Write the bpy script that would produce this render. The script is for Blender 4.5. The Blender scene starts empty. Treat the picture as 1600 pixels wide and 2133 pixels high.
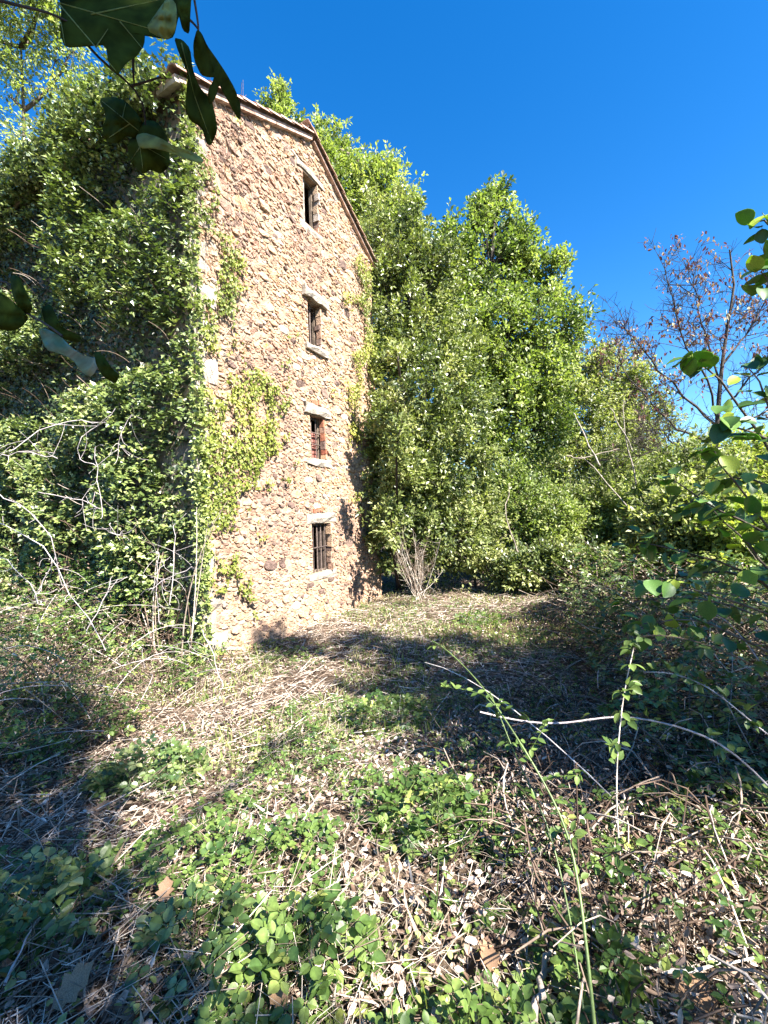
import bpy, math, random
import numpy as np
from mathutils import Matrix, Vector
RNG = np.random.default_rng(7)
random.seed(7)
rad = math.radians
S = bpy.context.scene
COL = S.collection

# ------------------------------------------------------------------ camera
CAMZ = 1.55
F = 900.0                       # focal length in photo pixels (photo 1600 wide)
cam_d = bpy.data.cameras.new('camera'); cam = bpy.data.objects.new('camera', cam_d); COL.objects.link(cam)
cam_d.sensor_fit = 'HORIZONTAL'; cam_d.sensor_width = 36; cam_d.lens = 36*F/1600
cam_d.clip_start = 0.02; cam_d.clip_end = 2000
cam.matrix_world = Matrix.Translation((0, 0, CAMZ)) @ Matrix.Rotation(rad(90), 4, 'X') @ Matrix.Rotation(rad(-2.0), 4, 'Z')
S.camera = cam
CR = np.array(cam.matrix_world.to_3x3()); CT = np.array([0, 0, CAMZ])

# ------------------------------------------------------------------ light
SUN_H = np.array([0.69, -0.724]); SUN_EL = rad(45)
SUNV = np.array([SUN_H[0]*math.cos(SUN_EL), SUN_H[1]*math.cos(SUN_EL), math.sin(SUN_EL)])
w = bpy.data.worlds.new('World'); S.world = w; w.use_nodes = True
nt = w.node_tree; bg = nt.nodes['Background']
sky = nt.nodes.new('ShaderNodeTexSky'); sky.sky_type = 'NISHITA'; sky.sun_disc = False
sky.sun_elevation = SUN_EL; sky.sun_rotation = math.atan2(SUN_H[0], SUN_H[1])
sky.altitude = 300; sky.air_density = 1.0; sky.dust_density = 0.25; sky.ozone_density = 3.0
hs = nt.nodes.new('ShaderNodeHueSaturation'); hs.inputs['Saturation'].default_value = 1.38; hs.inputs['Hue'].default_value = .5045
nt.links.new(sky.outputs[0], hs.inputs['Color']); nt.links.new(hs.outputs[0], bg.inputs[0])
bg.inputs[1].default_value = 0.07
sl = bpy.data.lights.new('sun', 'SUN'); sl.energy = 5.0; sl.angle = rad(0.5); sl.color = (1.0, 0.95, 0.87)
so = bpy.data.objects.new('sun', sl); COL.objects.link(so)
so.rotation_euler = Vector(SUNV).to_track_quat('Z', 'Y').to_euler()
S.view_settings.view_transform = 'Standard'; S.view_settings.look = 'None'
S.view_settings.exposure = 2.22; S.view_settings.gamma = 1.0
try: S.view_settings.use_curve_mapping = False
except Exception: pass
S.render.engine = 'CYCLES'
S.cycles.max_bounces = 5; S.cycles.diffuse_bounces = 1; S.cycles.glossy_bounces = 2; S.cycles.transmission_bounces = 3

# ------------------------------------------------------------------ helpers
def unit(v):
    v = np.asarray(v, float); return v/np.maximum(np.linalg.norm(v, axis=-1, keepdims=True), 1e-9)
def at(px, py, d):
    """world point seen at photo pixel px,py at distance d along the view axis"""
    c = np.array([(px-800)/F, -(py-1066.5)/F, -1.0])*d
    return CR @ c + CT
def ground_at(px, py, z):
    c = CR @ np.array([(px-800)/F, -(py-1066.5)/F, -1.0])
    return CT + c*((z-CAMZ)/c[2])
def proj(P):
    c = (np.asarray(P)-CT) @ CR
    return 800 + F*c[..., 0]/-c[..., 2], 1066.5 - F*c[..., 1]/-c[..., 2]
def _h(ix, iy, iz, seed):
    n = (ix*374761393 + iy*668265263 + iz*2147483647 + seed*974634777) & 0xffffffff
    n = ((n ^ (n >> 13))*1274126177) & 0xffffffff
    return ((n ^ (n >> 16)) & 0xffff)/65535.0
def noise(P, scale=1.0, seed=0):
    P = np.asarray(P, float)*scale
    if P.shape[-1] == 2: P = np.concatenate([P, np.zeros(P.shape[:-1]+(1,))], -1)
    i = np.floor(P).astype(np.int64); f = P-i; f = f*f*(3-2*f); r = 0
    for dx in (0, 1):
        for dy in (0, 1):
            for dz in (0, 1):
                wgt = (f[..., 0] if dx else 1-f[..., 0])*(f[..., 1] if dy else 1-f[..., 1])*(f[..., 2] if dz else 1-f[..., 2])
                r = r + wgt*_h(i[..., 0]+dx, i[..., 1]+dy, i[..., 2]+dz, seed)
    return r
def sstep(a, b, x):
    t = np.clip((x-a)/(b-a), 0, 1); return t*t*(3-2*t)

def ground_z(x, y):
    x = np.asarray(x, float); y = np.asarray(y, float)
    p = np.stack([x, y], -1)
    z = -0.55*sstep(0.8, 5.2, y)
    z = z + 0.10*(noise(p, .6, 3)-.5) + 0.05*(noise(p, 1.9, 4)-.5)*sstep(.5, 2, y)
    z = z + 0.22*sstep(2.2, 4.6, x)*sstep(1.0, 3.0, y)*(1-sstep(8, 12, y))
    z = z + 0.25*sstep(-2.0, -4.5, x)*(1-sstep(3.5, 5.5, y))
    z = z + 0.9*sstep(30, 120, np.hypot(x, y))
    return z

def setp(o, label=None, cat=None, group=None, kind=None):
    if label: o['label'] = label
    if cat: o['category'] = cat
    if group: o['group'] = group
    if kind: o['kind'] = kind
    return o
def empty(name, loc, label, cat, group=None):
    o = bpy.data.objects.new(name, None); COL.objects.link(o); o.location = Vector([float(v) for v in loc])
    o.empty_display_size = .1
    return setp(o, label, cat, group)
def mesh_obj(name, V, loops, starts, totals, mat, parent=None, attrs=None, smooth=False, me_only=False):
    """V are world coordinates; with a parent (an unrotated Empty) they are made local to it"""
    V = np.asarray(V, np.float64)
    if parent is not None:
        off = np.zeros(3); p = parent
        while p is not None: off = off + np.array(p.location); p = p.parent
        V = V - off
    me = bpy.data.meshes.new(name)
    me.vertices.add(len(V)); me.vertices.foreach_set('co', V.astype(np.float32).ravel())
    me.loops.add(len(loops)); me.loops.foreach_set('vertex_index', np.asarray(loops, np.int32))
    me.polygons.add(len(starts)); me.polygons.foreach_set('loop_start', np.asarray(starts, np.int32))
    me.polygons.foreach_set('loop_total', np.asarray(totals, np.int32))
    me.polygons.foreach_set('use_smooth', np.full(len(starts), smooth, bool))
    if attrs:
        for k, a in attrs.items():
            at_ = me.attributes.new(k, 'FLOAT', 'POINT'); at_.data.foreach_set('value', np.asarray(a, np.float32))
    me.update(calc_edges=True); me.validate()
    if mat: me.materials.append(mat)
    if me_only: return me
    o = bpy.data.objects.new(name, me); COL.objects.link(o)
    if parent is not None: o.parent = parent
    return o
class Poly:
    """collects arbitrary faces"""
    def __init__(s): s.V = []; s.L = []; s.S = []; s.T = []; s.R = []; s.n = 0; s.l = 0
    def add(s, V, faces, r=0.5):
        V = np.asarray(V, float); s.V.append(V); s.R.append(np.full(len(V), r))
        for f in faces:
            s.S.append(s.l); s.T.append(len(f)); s.L.extend([i+s.n for i in f]); s.l += len(f)
        s.n += len(V)
    def box(s, O, X, Y, Z, r=0.5):
        """box from corner O with edge vectors"""
        O, X, Y, Z = map(lambda a: np.asarray(a, float), (O, X, Y, Z))
        if np.dot(np.cross(X, Y), Z) < 0: X, Y = Y, X
        V = [O, O+X, O+X+Y, O+Y, O+Z, O+X+Z, O+X+Y+Z, O+Y+Z]
        s.add(V, [(0, 3, 2, 1), (4, 5, 6, 7), (0, 1, 5, 4), (1, 2, 6, 5), (2, 3, 7, 6), (3, 0, 4, 7)], r)
    def build(s, name, mat, parent=None, smooth=False):
        return mesh_obj(name, np.concatenate(s.V), s.L, s.S, s.T, mat, parent, {'rnd': np.concatenate(s.R)}, smooth)
class Tmpl:
    def __init__(s, V, F):
        s.V = np.array(V, float); s.L = np.array([i for f in F for i in f]); s.T = np.array([len(f) for f in F])
        s.S = np.concatenate([[0], np.cumsum(s.T)[:-1]])
DIAMOND = Tmpl([(0, 0, 0), (-.27, .45, .09), (0, 1, -.05), (.27, .45, .09)], [(0, 3, 2), (0, 2, 1)])
OVATE = Tmpl([(0, 0, 0), (0, .5, -.02), (0, 1, -.10), (-.26, .2, .05), (-.31, .52, .07), (-.17, .8, .0), (.26, .2, .05), (.31, .52, .07), (.17, .8, .0)],
             [(0, 6, 7, 1), (1, 7, 8, 2), (0, 1, 4, 3), (1, 2, 5, 4)])
OAK = Tmpl([(0, 0, 0), (-.20, .34, .05), (-.27, .68, .05), (0, 1, -.10), (.27, .68, .05), (.20, .34, .05)], [(0, 5, 4, 3), (0, 3, 2, 1)])
IVY = Tmpl([(0, 0, 0), (.44, .38, .07), (.17, .58, .0), (0, 1, -.10), (-.17, .58, .0), (-.44, .38, .07)], [(0, 1, 2, 3), (0, 3, 4, 5)])
def _tri(detail):
    V = []; Fc = []
    for k, (a, ln) in enumerate(((0, .56), (82, .46), (-82, .46))):
        c, s_ = math.cos(rad(a)), math.sin(rad(a)); b = len(V)
        off = .44 if k == 0 else .06; base = np.array([0, 0 if k == 0 else .32, 0])
        if detail:
            st = [(.18, .08), (.35, .28), (.40, .5), (.30, .74), (.13, .9)]
            pts = [(0, 0, 0)]+[(0, y, -.03-.06*y*y) for w_, y in st]+[(0, 1.02, -.12)]+[(-w_, y, .07*w_/.4-.05*y*y) for w_, y in st]+[(w_, y, .07*w_/.4-.05*y*y) for w_, y in st]
            fc = [(0, 12, 1), (0, 1, 7), (5, 16, 6), (5, 6, 11)]+[(1+q, 12+q, 13+q, 2+q) for q in range(4)]+[(7+q, 1+q, 2+q, 8+q) for q in range(4)]
        else:
            pts = [(0, 0, 0), (-.30, .3, .05), (-.30, .68, .04), (0, 1, -.1), (.30, .68, .04), (.30, .3, .05)]; fc = [(0, 5, 4, 3), (0, 3, 2, 1)]
        for x, y, z in pts:
            x, y, z = x*ln, y*ln+off, z*ln
            V.append((x*c+y*s_+base[0], -x*s_+y*c+base[1], z-(.05 if k else 0)*y))
        Fc += [tuple(i+b for i in f) for f in fc]
    b = len(V); V += [(-.012, 0, 0), (.012, 0, 0), (.012, .46, 0), (-.012, .46, 0)]; Fc.append((b, b+1, b+2, b+3))
    return Tmpl(V, Fc)
TRI = _tri(False); TRID = _tri(True)
CURL = Tmpl([(0, 0, 0), (0, .95, .10), (-.27, .3, .14), (-.24, .7, .2), (.26, .25, .03), (.22, .7, .18)], [(0, 4, 5, 1), (0, 1, 3, 2)])
def scatter(name, t, pos, d, n, size, mat, parent=None, rnd=None, width=1.0):
    pos = np.asarray(pos, float); N = len(pos)
    d = unit(d); n = np.asarray(n, float); n = unit(n - d*np.sum(n*d, -1, keepdims=True)); x = np.cross(d, n)
    size = np.broadcast_to(size, (N,))[:, None, None]
    wd = np.broadcast_to(width, (N,))[:, None, None]
    T = t.V[None]
    V = pos[:, None] + size*(T[..., 0:1]*wd*x[:, None] + T[..., 1:2]*d[:, None] + T[..., 2:3]*n[:, None])
    k = len(t.V); nl = len(t.L)
    L = (t.L[None] + (np.arange(N)*k)[:, None]).ravel()
    St = (t.S[None] + (np.arange(N)*nl)[:, None]).ravel(); Tt = np.tile(t.T, N)
    r = RNG.random(N) if rnd is None else rnd
    return mesh_obj(name, V.reshape(-1, 3), L, St, Tt, mat, parent, {'rnd': np.repeat(r, k)})
def tube_arrays(P, R, sides):
    P = np.asarray(P, float); N, K = P.shape[:2]
    R = np.broadcast_to(R, (N, K))
    T = np.empty_like(P); T[:, 1:-1] = P[:, 2:]-P[:, :-2]; T[:, 0] = P[:, 1]-P[:, 0]; T[:, -1] = P[:, -1]-P[:, -2]; T = unit(T)
    ref = np.where(np.abs(T[:, :1, 2:3]) > .8, np.array([1., 0, 0]), np.array([0, 0, 1.])); ref = np.broadcast_to(ref, T.shape)
    A = unit(np.cross(T, ref)); B = np.cross(T, A)
    a = np.arange(sides)*2*math.pi/sides
    V = P[:, :, None] + R[:, :, None, None]*(np.cos(a)[None, None, :, None]*A[:, :, None] + np.sin(a)[None, None, :, None]*B[:, :, None])
    i = np.arange(sides); j = (i+1) % sides
    q = np.stack([i, j, j+sides, i+sides], -1)
    q = (q[None] + (np.arange(K-1)*sides)[:, None, None]).reshape(-1, 4)
    q = (q[None] + (np.arange(N)*K*sides)[:, None, None]).reshape(-1)
    return V.reshape(-1, 3), q
def tubes(name, P, R, mat, parent=None, sides=4, rnd=None, smooth=True):
    """P (N,K,3) paths, or a list of such groups with R a list too"""
    if not isinstance(P, list): P = [P]; R = [R]
    VV = []; QQ = []; rr = []; n = 0
    for p, r in zip(P, R):
        p = np.asarray(p, float)
        if len(p) == 0: continue
        V, q = tube_arrays(p, r, sides); VV.append(V); QQ.append(q+n); n += len(V)
        rr.append(np.repeat(RNG.random(len(p)), p.shape[1]*sides))
    V = np.concatenate(VV); q = np.concatenate(QQ); nf = len(q)//4
    return mesh_obj(name, V, q, np.arange(nf)*4, np.full(nf, 4), mat, parent, {'rnd': np.concatenate(rr)}, smooth)
def arcs(A, B, K, bend, sag=None):
    """curved paths from A to B; bend = random offset of the middle, sag = added vector"""
    A = np.asarray(A, float); B = np.asarray(B, float); N = len(A)
    M = (A+B)/2 + RNG.normal(0, 1, (N, 3))*np.broadcast_to(bend, (N,))[:, None]
    if sag is not None: M = M + sag
    t = np.linspace(0, 1, K)[None, :, None]
    return (1-t)**2*A[:, None] + 2*t*(1-t)*M[:, None] + t**2*B[:, None]

# ------------------------------------------------------------------ materials
def mat(name):
    m = bpy.data.materials.new(name); m.use_nodes = True
    b = m.node_tree.nodes['Principled BSDF']; return m, m.node_tree, b
def ramp(nt, stops):
    r = nt.nodes.new('ShaderNodeValToRGB'); e = r.color_ramp.elements
    while len(e) < len(stops): e.new(0.5)
    for k, (p, c) in enumerate(stops): e[k].position = p; e[k].color = (*c, 1)
    return r
def leaf_mat(name, stops, rough=.45, spec=.5, trans=.3, tint=(1.0, 1.15, .45)):
    m, nt, b = mat(name); a = nt.nodes.new('ShaderNodeAttribute'); a.attribute_name = 'rnd'
    r = ramp(nt, stops); nt.links.new(a.outputs['Fac'], r.inputs[0])
    tc = nt.nodes.new('ShaderNodeTexCoord'); nz = nt.nodes.new('ShaderNodeTexNoise'); nz.inputs['Scale'].default_value = 40
    nt.links.new(tc.outputs['Object'], nz.inputs['Vector'])
    mm = nt.nodes.new('ShaderNodeMix'); mm.data_type = 'RGBA'; mm.blend_type = 'MULTIPLY'; mm.inputs[0].default_value = 1
    r2 = ramp(nt, [(.3, (.7, .7, .72)), (.7, (1.5, 1.5, 1.55))]); nt.links.new(nz.outputs['Fac'], r2.inputs[0])
    nt.links.new(r.outputs[0], mm.inputs[6]); nt.links.new(r2.outputs[0], mm.inputs[7])
    col = mm.outputs[2]
    nt.links.new(col, b.inputs['Base Color']); b.inputs['Roughness'].default_value = rough
    b.inputs['Specular IOR Level'].default_value = spec
    tr = nt.nodes.new('ShaderNodeBsdfTranslucent'); m2 = nt.nodes.new('ShaderNodeMix'); m2.data_type = 'RGBA'; m2.blend_type = 'MULTIPLY'
    m2.inputs[0].default_value = 1; nt.links.new(col, m2.inputs[6]); m2.inputs[7].default_value = (tint[0]*1.6, tint[1]*1.6, tint[2]*1.6, 1)
    nt.links.new(m2.outputs[2], tr.inputs[0])
    ms = nt.nodes.new('ShaderNodeMixShader'); ms.inputs[0].default_value = trans
    nt.links.new(b.outputs[0], ms.inputs[1]); nt.links.new(tr.outputs[0], ms.inputs[2])
    nt.links.new(ms.outputs[0], nt.nodes['Material Output'].inputs[0]); return m
def rough_mat(name, stops, scale=8, rough=.9, spec=.2, bump=.4, bscale=60, attr=True, mixn=.5, dist=.02):
    m, nt, b = mat(name)
    r = ramp(nt, stops); tc = nt.nodes.new('ShaderNodeTexCoord')
    nz = nt.nodes.new('ShaderNodeTexNoise'); nz.inputs['Scale'].default_value = scale; nz.inputs['Detail'].default_value = 6
    nt.links.new(tc.outputs['Object'], nz.inputs['Vector'])
    if attr:
        a = nt.nodes.new('ShaderNodeAttribute'); a.attribute_name = 'rnd'
        nt.links.new(a.outputs['Fac'], r.inputs[0])
        r2 = ramp(nt, [(.32, (1-mixn,)*3), (.68, (1+mixn*.55,)*3)]); nt.links.new(nz.outputs['Fac'], r2.inputs[0])
        mm = nt.nodes.new('ShaderNodeMix'); mm.data_type = 'RGBA'; mm.blend_type = 'MULTIPLY'; mm.inputs[0].default_value = 1
        nt.links.new(r.outputs[0], mm.inputs[6]); nt.links.new(r2.outputs[0], mm.inputs[7]); nt.links.new(mm.outputs[2], b.inputs['Base Color'])
    else:
        nt.links.new(nz.outputs['Fac'], r.inputs[0]); nt.links.new(r.outputs[0], b.inputs['Base Color'])
    n2 = nt.nodes.new('ShaderNodeTexNoise'); n2.inputs['Scale'].default_value = bscale; n2.inputs['Detail'].default_value = 8
    nt.links.new(tc.outputs['Object'], n2.inputs['Vector'])
    bp = nt.nodes.new('ShaderNodeBump'); bp.inputs['Strength'].default_value = bump; bp.inputs['Distance'].default_value = dist
    nt.links.new(n2.outputs['Fac'], bp.inputs['Height']); nt.links.new(bp.outputs[0], b.inputs['Normal'])
    b.inputs['Roughness'].default_value = rough; b.inputs['Specular IOR Level'].default_value = spec
    return m
M = {}
M['stone'] = rough_mat('rubble_stone', [(0, (.15, .10, .08)), (.12, (.26, .18, .14)), (.28, (.36, .21, .145)), (.45, (.38, .255, .175)), (.62, (.42, .30, .20)), (.78, (.44, .25, .14)), (.9, (.32, .24, .20)), (1, (.46, .38, .31))], 14, bump=.9, bscale=45, mixn=.42)
M['pale_stone'] = rough_mat('pale_dressed_stone', [(0, (.22, .17, .135)), (.5, (.32, .265, .21)), (1, (.42, .36, .30))], 9, bump=.7, bscale=40, mixn=.35)
M['lintel_stone'] = rough_mat('weathered_lintel_stone', [(0, (.17, .14, .11)), (.5, (.29, .25, .20)), (1, (.40, .35, .29))], 9, bump=.9, bscale=40, mixn=.45)
M['mortar'] = rough_mat('lime_mortar', [(.3, (.27, .18, .12)), (.55, (.36, .25, .17)), (.75, (.45, .33, .24))], 5, bump=1, bscale=30, attr=False)
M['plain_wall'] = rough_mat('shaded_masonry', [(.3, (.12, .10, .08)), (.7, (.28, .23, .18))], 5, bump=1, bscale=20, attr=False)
M['tile'] = rough_mat('terracotta_tile', [(0, (.36, .21, .16)), (.4, (.47, .31, .24)), (.8, (.55, .40, .32)), (1, (.5, .42, .36))], 12, bump=.5, bscale=50)
M['old_wood'] = rough_mat('weathered_wood', [(0, (.10, .075, .055)), (1, (.26, .2, .15))], 10, bump=.5, bscale=60)
M['dark_wood'] = rough_mat('dark_wood', [(0, (.035, .025, .02)), (1, (.07, .05, .04))], 10)
M['red_wood'] = rough_mat('faded_red_wood', [(0, (.24, .09, .07)), (1, (.34, .14, .11))], 18)
M['iron'] = rough_mat('rusty_iron', [(0, (.07, .05, .045)), (1, (.16, .12, .10))], 30, rough=.7)
M['brick'] = rough_mat('red_brick', [(0, (.30, .10, .06)), (1, (.45, .19, .11))], 20)
M['soil'] = rough_mat('soil_and_litter', [(.3, (.03, .02, .013)), (.5, (.08, .055, .036)), (.7, (.17, .125, .085))], 3.5, bump=1, bscale=40, attr=False)
M['bark'] = rough_mat('grey_brown_bark', [(0, (.07, .055, .04)), (1, (.17, .14, .11))], 12, bump=1, bscale=30)
M['pale_bark'] = rough_mat('pale_bark', [(0, (.22, .18, .14)), (1, (.38, .33, .28))], 12, bump=.8, bscale=30)
M['dark_bark'] = rough_mat('dark_bark', [(0, (.035, .03, .028)), (1, (.08, .065, .055))], 12, bump=.8, bscale=30)
M['dead_cane'] = rough_mat('dead_cane', [(0, (.05, .03, .02)), (.55, (.16, .11, .08)), (.85, (.34, .26, .20)), (1, (.58, .49, .41))], 20, bump=.3)
M['pale_cane'] = rough_mat('pale_bramble_cane', [(0, (.42, .36, .36)), (1, (.62, .56, .52))], 20, bump=.3)
M['green_cane'] = rough_mat('green_cane', [(0, (.05, .09, .02)), (1, (.13, .18, .05))], 10, rough=.45, spec=.5, bump=.1)
M['straw'] = rough_mat('dry_straw', [(0, (.08, .05, .035)), (.35, (.26, .19, .14)), (.65, (.50, .40, .31)), (1, (.74, .66, .57))], 20, bump=.1)
M['litter'] = leaf_mat('dry_leaf', [(0, (.05, .03, .02)), (.22, (.15, .095, .065)), (.48, (.34, .25, .185)), (.75, (.52, .42, .33)), (1, (.68, .60, .50))], .8, .2, .12, (1, .8, .5))
M['big_dry'] = leaf_mat('big_dry_leaf', [(0, (.22, .13, .07)), (1, (.36, .23, .14))], .7, .2, .2, (1, .8, .5))
M['bramble'] = leaf_mat('bramble_leaf', [(0, (.03, .065, .016)), (.5, (.085, .14, .03)), (.85, (.15, .21, .05)), (1, (.26, .28, .07))], .42, .5, .3)
M['bramble_dark'] = leaf_mat('bramble_leaf_dark', [(0, (.03, .06, .02)), (.5, (.08, .13, .035)), (.85, (.16, .20, .06)), (1, (.28, .30, .12))], .36, .7, .3)
M['grass'] = leaf_mat('grass', [(0, (.09, .14, .03)), (.5, (.2, .24, .07)), (1, (.42, .38, .2))], .5, .3, .3)
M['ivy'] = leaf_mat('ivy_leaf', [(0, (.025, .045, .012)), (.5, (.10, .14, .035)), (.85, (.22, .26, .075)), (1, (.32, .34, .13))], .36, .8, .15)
M['ivy_gap_shade'] = leaf_mat('ivy_leaf_gap_shade', [(0, (.012, .022, .008)), (.6, (.03, .05, .014)), (1, (.07, .09, .025))], .45, .5, .1)  # inner ivy leaves; shade of the gaps between shoots painted into their colour
M['ivy_young'] = leaf_mat('young_ivy_leaf', [(0, (.10, .13, .02)), (.5, (.21, .24, .04)), (1, (.34, .33, .07))], .5, .5, .2)
M['laurel'] = leaf_mat('evergreen_leaf', [(0, (.04, .06, .02)), (.5, (.12, .15, .04)), (.9, (.23, .25, .08)), (1, (.36, .36, .16))], .36, .6, .25)
M['oak'] = leaf_mat('oak_leaf', [(0, (.045, .07, .02)), (.5, (.14, .185, .045)), (1, (.30, .33, .11))], .45, .5, .35)
M['oak_light'] = leaf_mat('light_green_leaf', [(0, (.08, .11, .03)), (.5, (.19, .235, .06)), (1, (.36, .38, .14))], .45, .5, .35)
M['mid_green'] = leaf_mat('mixed_green_leaf', [(0, (.05, .07, .02)), (.5, (.16, .185, .055)), (1, (.36, .36, .16))], .45, .5, .35)
M['yellow_green'] = leaf_mat('yellow_green_leaf', [(0, (.09, .13, .03)), (.5, (.18, .22, .05)), (1, (.36, .36, .09))], .5, .4, .4)
M['russet'] = leaf_mat('russet_leaf', [(0, (.06, .03, .035)), (.4, (.14, .06, .06)), (.7, (.22, .16, .10)), (1, (.34, .34, .18))], .6, .3, .3, (1, .7, .6))
M['hazel'] = leaf_mat('hazel_leaf', [(0, (.03, .08, .02)), (.5, (.08, .16, .03)), (.8, (.16, .26, .04)), (1, (.34, .40, .05))], .45, .5, .35)
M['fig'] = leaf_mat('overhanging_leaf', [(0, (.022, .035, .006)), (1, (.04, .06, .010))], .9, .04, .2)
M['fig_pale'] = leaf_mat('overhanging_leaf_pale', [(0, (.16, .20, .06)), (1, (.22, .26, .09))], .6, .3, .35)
M['glossy'] = leaf_mat('leaf_painted_sky_sheen', [(0, (.05, .20, .23)), (1, (.07, .24, .27))], .5, .3, .2, (.5, 1, 1))  # bluish sky reflection painted into the leaf's base colour

# ------------------------------------------------------------------ ground
def grid_ground():
    t = np.linspace(-1, 1, 141); gx = np.sign(t)*(np.abs(t)**3.2)*900 + t*14
    ys = gx.copy() + 5
    X, Y = np.meshgrid(gx, ys, indexing='ij'); Z = ground_z(X, Y)
    V = np.stack([X, Y, Z], -1).reshape(-1, 3); n = len(t)
    i, j = np.meshgrid(np.arange(n-1), np.arange(n-1), indexing='ij'); a = (i*n+j).ravel()
    q = np.stack([a, a+n, a+n+1, a+1], -1).ravel()
    o = mesh_obj('ground', V, q, np.arange(len(a))*4, np.full(len(a), 4), M['soil'], None, None, True)
    setp(o, kind='structure')
grid_ground()

# ------------------------------------------------------------------ stone tower
ZB = -0.62
c0 = ground_at(427, 1392, -0.55); c1 = ground_at(796, 1246, -0.55)
WL = float(np.hypot(*(c1-c0)[:2])); D = np.array([*(c1-c0)[:2], 0])/WL          # along the gable wall, away from us
NG = np.array([D[1], -D[0], 0])                                                # outward normal of the gable (to the right)
NS = -D                                                                        # outward normal of the ivy covered side wall
O = np.array([c0[0], c0[1], 0.0]); UP = np.array([0, 0, 1.0])
def wp(u, v, out=0.0):
    u, v, out = np.broadcast_arrays(u, v, out)
    return O + u[..., None]*D + out[..., None]*NG + v[..., None]*UP
def px_to_wall(px, py):
    c = CR @ np.array([(px-800)/F, -(py-1066.5)/F, -1.0])
    t = np.dot(O-CT, NG)/np.dot(c, NG); p = CT+c*t
    return float(np.dot(p-O, D)), float(p[2])
EAVE = 7.75; APEX = 9.0; UM = WL/2
u_a, v_a = px_to_wall(645, 292); v_e0 = px_to_wall(386, 175)[1]; v_e1 = px_to_wall(748, 530)[1]
print('wall', WL, 'apex', u_a, v_a, 'eaves', v_e0, v_e1)
APEX = v_a; EAVE = (v_e0+v_e1)/2; UM = u_a
DEPTH = 9.0                                                                    # building length along -NG
BACK = -NG
wins = []
for (xl, xr, yt, yb) in ((632, 662, 372, 472), (642, 668, 632, 722), (647, 676, 868, 956), (651, 690, 1090, 1192)):
    ul, _ = px_to_wall(xl, (yt+yb)/2); ur, _ = px_to_wall(xr, (yt+yb)/2)
    um = (xl+xr)/2; vt = px_to_wall(um, yt)[1]; vb = px_to_wall(um, yb)[1]
    wins.append((ul, ur, vb, vt)); print('win', ul, ur, vb, vt)
tower = empty('stone_tower', (O[0], O[1], ZB), 'tall narrow rubble stone building with four small windows, half covered in ivy', 'building')
def roofz(u):
    return np.where(u < UM, EAVE+(APEX-EAVE)*u/UM, EAVE+(APEX-EAVE)*(WL-u)/(WL-UM))
TH = 0.17
pw = Poly()
def gpoly(u0, u1, v0, v1f):
    """wall slab between u0..u1 from v0 up to roof (v1f None) or v1f"""
    pts = [(u0, v0), (u1, v0)]
    if v1f is None:
        pts.append((u1, float(roofz(u1))))
        if u0 < UM < u1: pts.append((UM, APEX))
        pts.append((u0, float(roofz(u0))))
    else: pts += [(u1, v1f), (u0, v1f)]
    n = len(pts); V = [wp(np.array(a), np.array(b), np.array(0.)) for a, b in pts] + [wp(np.array(a), np.array(b), np.array(-TH)) for a, b in pts]
    pw.add(V, [tuple(range(n)), tuple(range(2*n-1, n-1, -1))] + [(i, i+n, (i+1) % n+n, (i+1) % n) for i in range(n)])
cuts = sorted(wins, key=lambda q: q[2])
ulo = min(q[0] for q in wins); uhi = max(q[1] for q in wins)
gpoly(0, ulo, ZB-.3, None); gpoly(uhi, WL, ZB-.3, None)
vv = ZB-.3
for (ul, ur, vb, vt) in cuts:
    gpoly(ulo, uhi, vv, vb)
    if ul > ulo+.004: gpoly(ulo, ul, vb, vt)
    if ur < uhi-.004: gpoly(ur, uhi, vb, vt)
    vv = vt
gpoly(ulo, uhi, vv, None)
gwall = pw.build('gable_wall', M['mortar'], tower)
pw2 = Poly()
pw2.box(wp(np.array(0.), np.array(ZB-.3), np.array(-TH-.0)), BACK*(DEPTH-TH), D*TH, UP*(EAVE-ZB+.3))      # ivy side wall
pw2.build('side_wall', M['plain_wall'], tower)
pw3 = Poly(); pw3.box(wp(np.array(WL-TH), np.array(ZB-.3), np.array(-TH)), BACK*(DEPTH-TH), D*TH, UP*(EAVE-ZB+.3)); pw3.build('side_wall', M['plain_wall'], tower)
pw4 = Poly()
n5 = [(TH, ZB-.3), (WL-TH, ZB-.3), (WL-TH, float(roofz(WL-TH))), (UM, APEX), (TH, float(roofz(TH)))]
V = [wp(np.array(a), np.array(b), np.array(-DEPTH)) for a, b in n5]+[wp(np.array(a), np.array(b), np.array(-DEPTH+TH)) for a, b in n5]
pw4.add(V, [(4, 3, 2, 1, 0), (5, 6, 7, 8, 9)]+[(i, (i+1) % 5, (i+1) % 5+5, i+5) for i in range(5)]); pw4.build('rear_wall', M['plain_wall'], tower)

# --- rubble stones of the gable: power-diagram cells, each its own stone
def clip(poly, n, c):
    """keep dot(p,n)<=c"""
    out = []; m = len(poly)
    for i in range(m):
        a = poly[i]; b = poly[(i+1) % m]; da = a[0]*n[0]+a[1]*n[1]-c; db = b[0]*n[0]+b[1]*n[1]-c
        if da <= 0: out.append(a)
        if (da < 0 and db > 0) or (da > 0 and db < 0):
            t = da/(da-db); out.append((a[0]+(b[0]-a[0])*t, a[1]+(b[1]-a[1])*t))
    return out
AN = 1.75
keep = []                                        # rectangles kept free of rubble (u0,u1,v0,v1)
rnd = random.Random(5)
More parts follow.
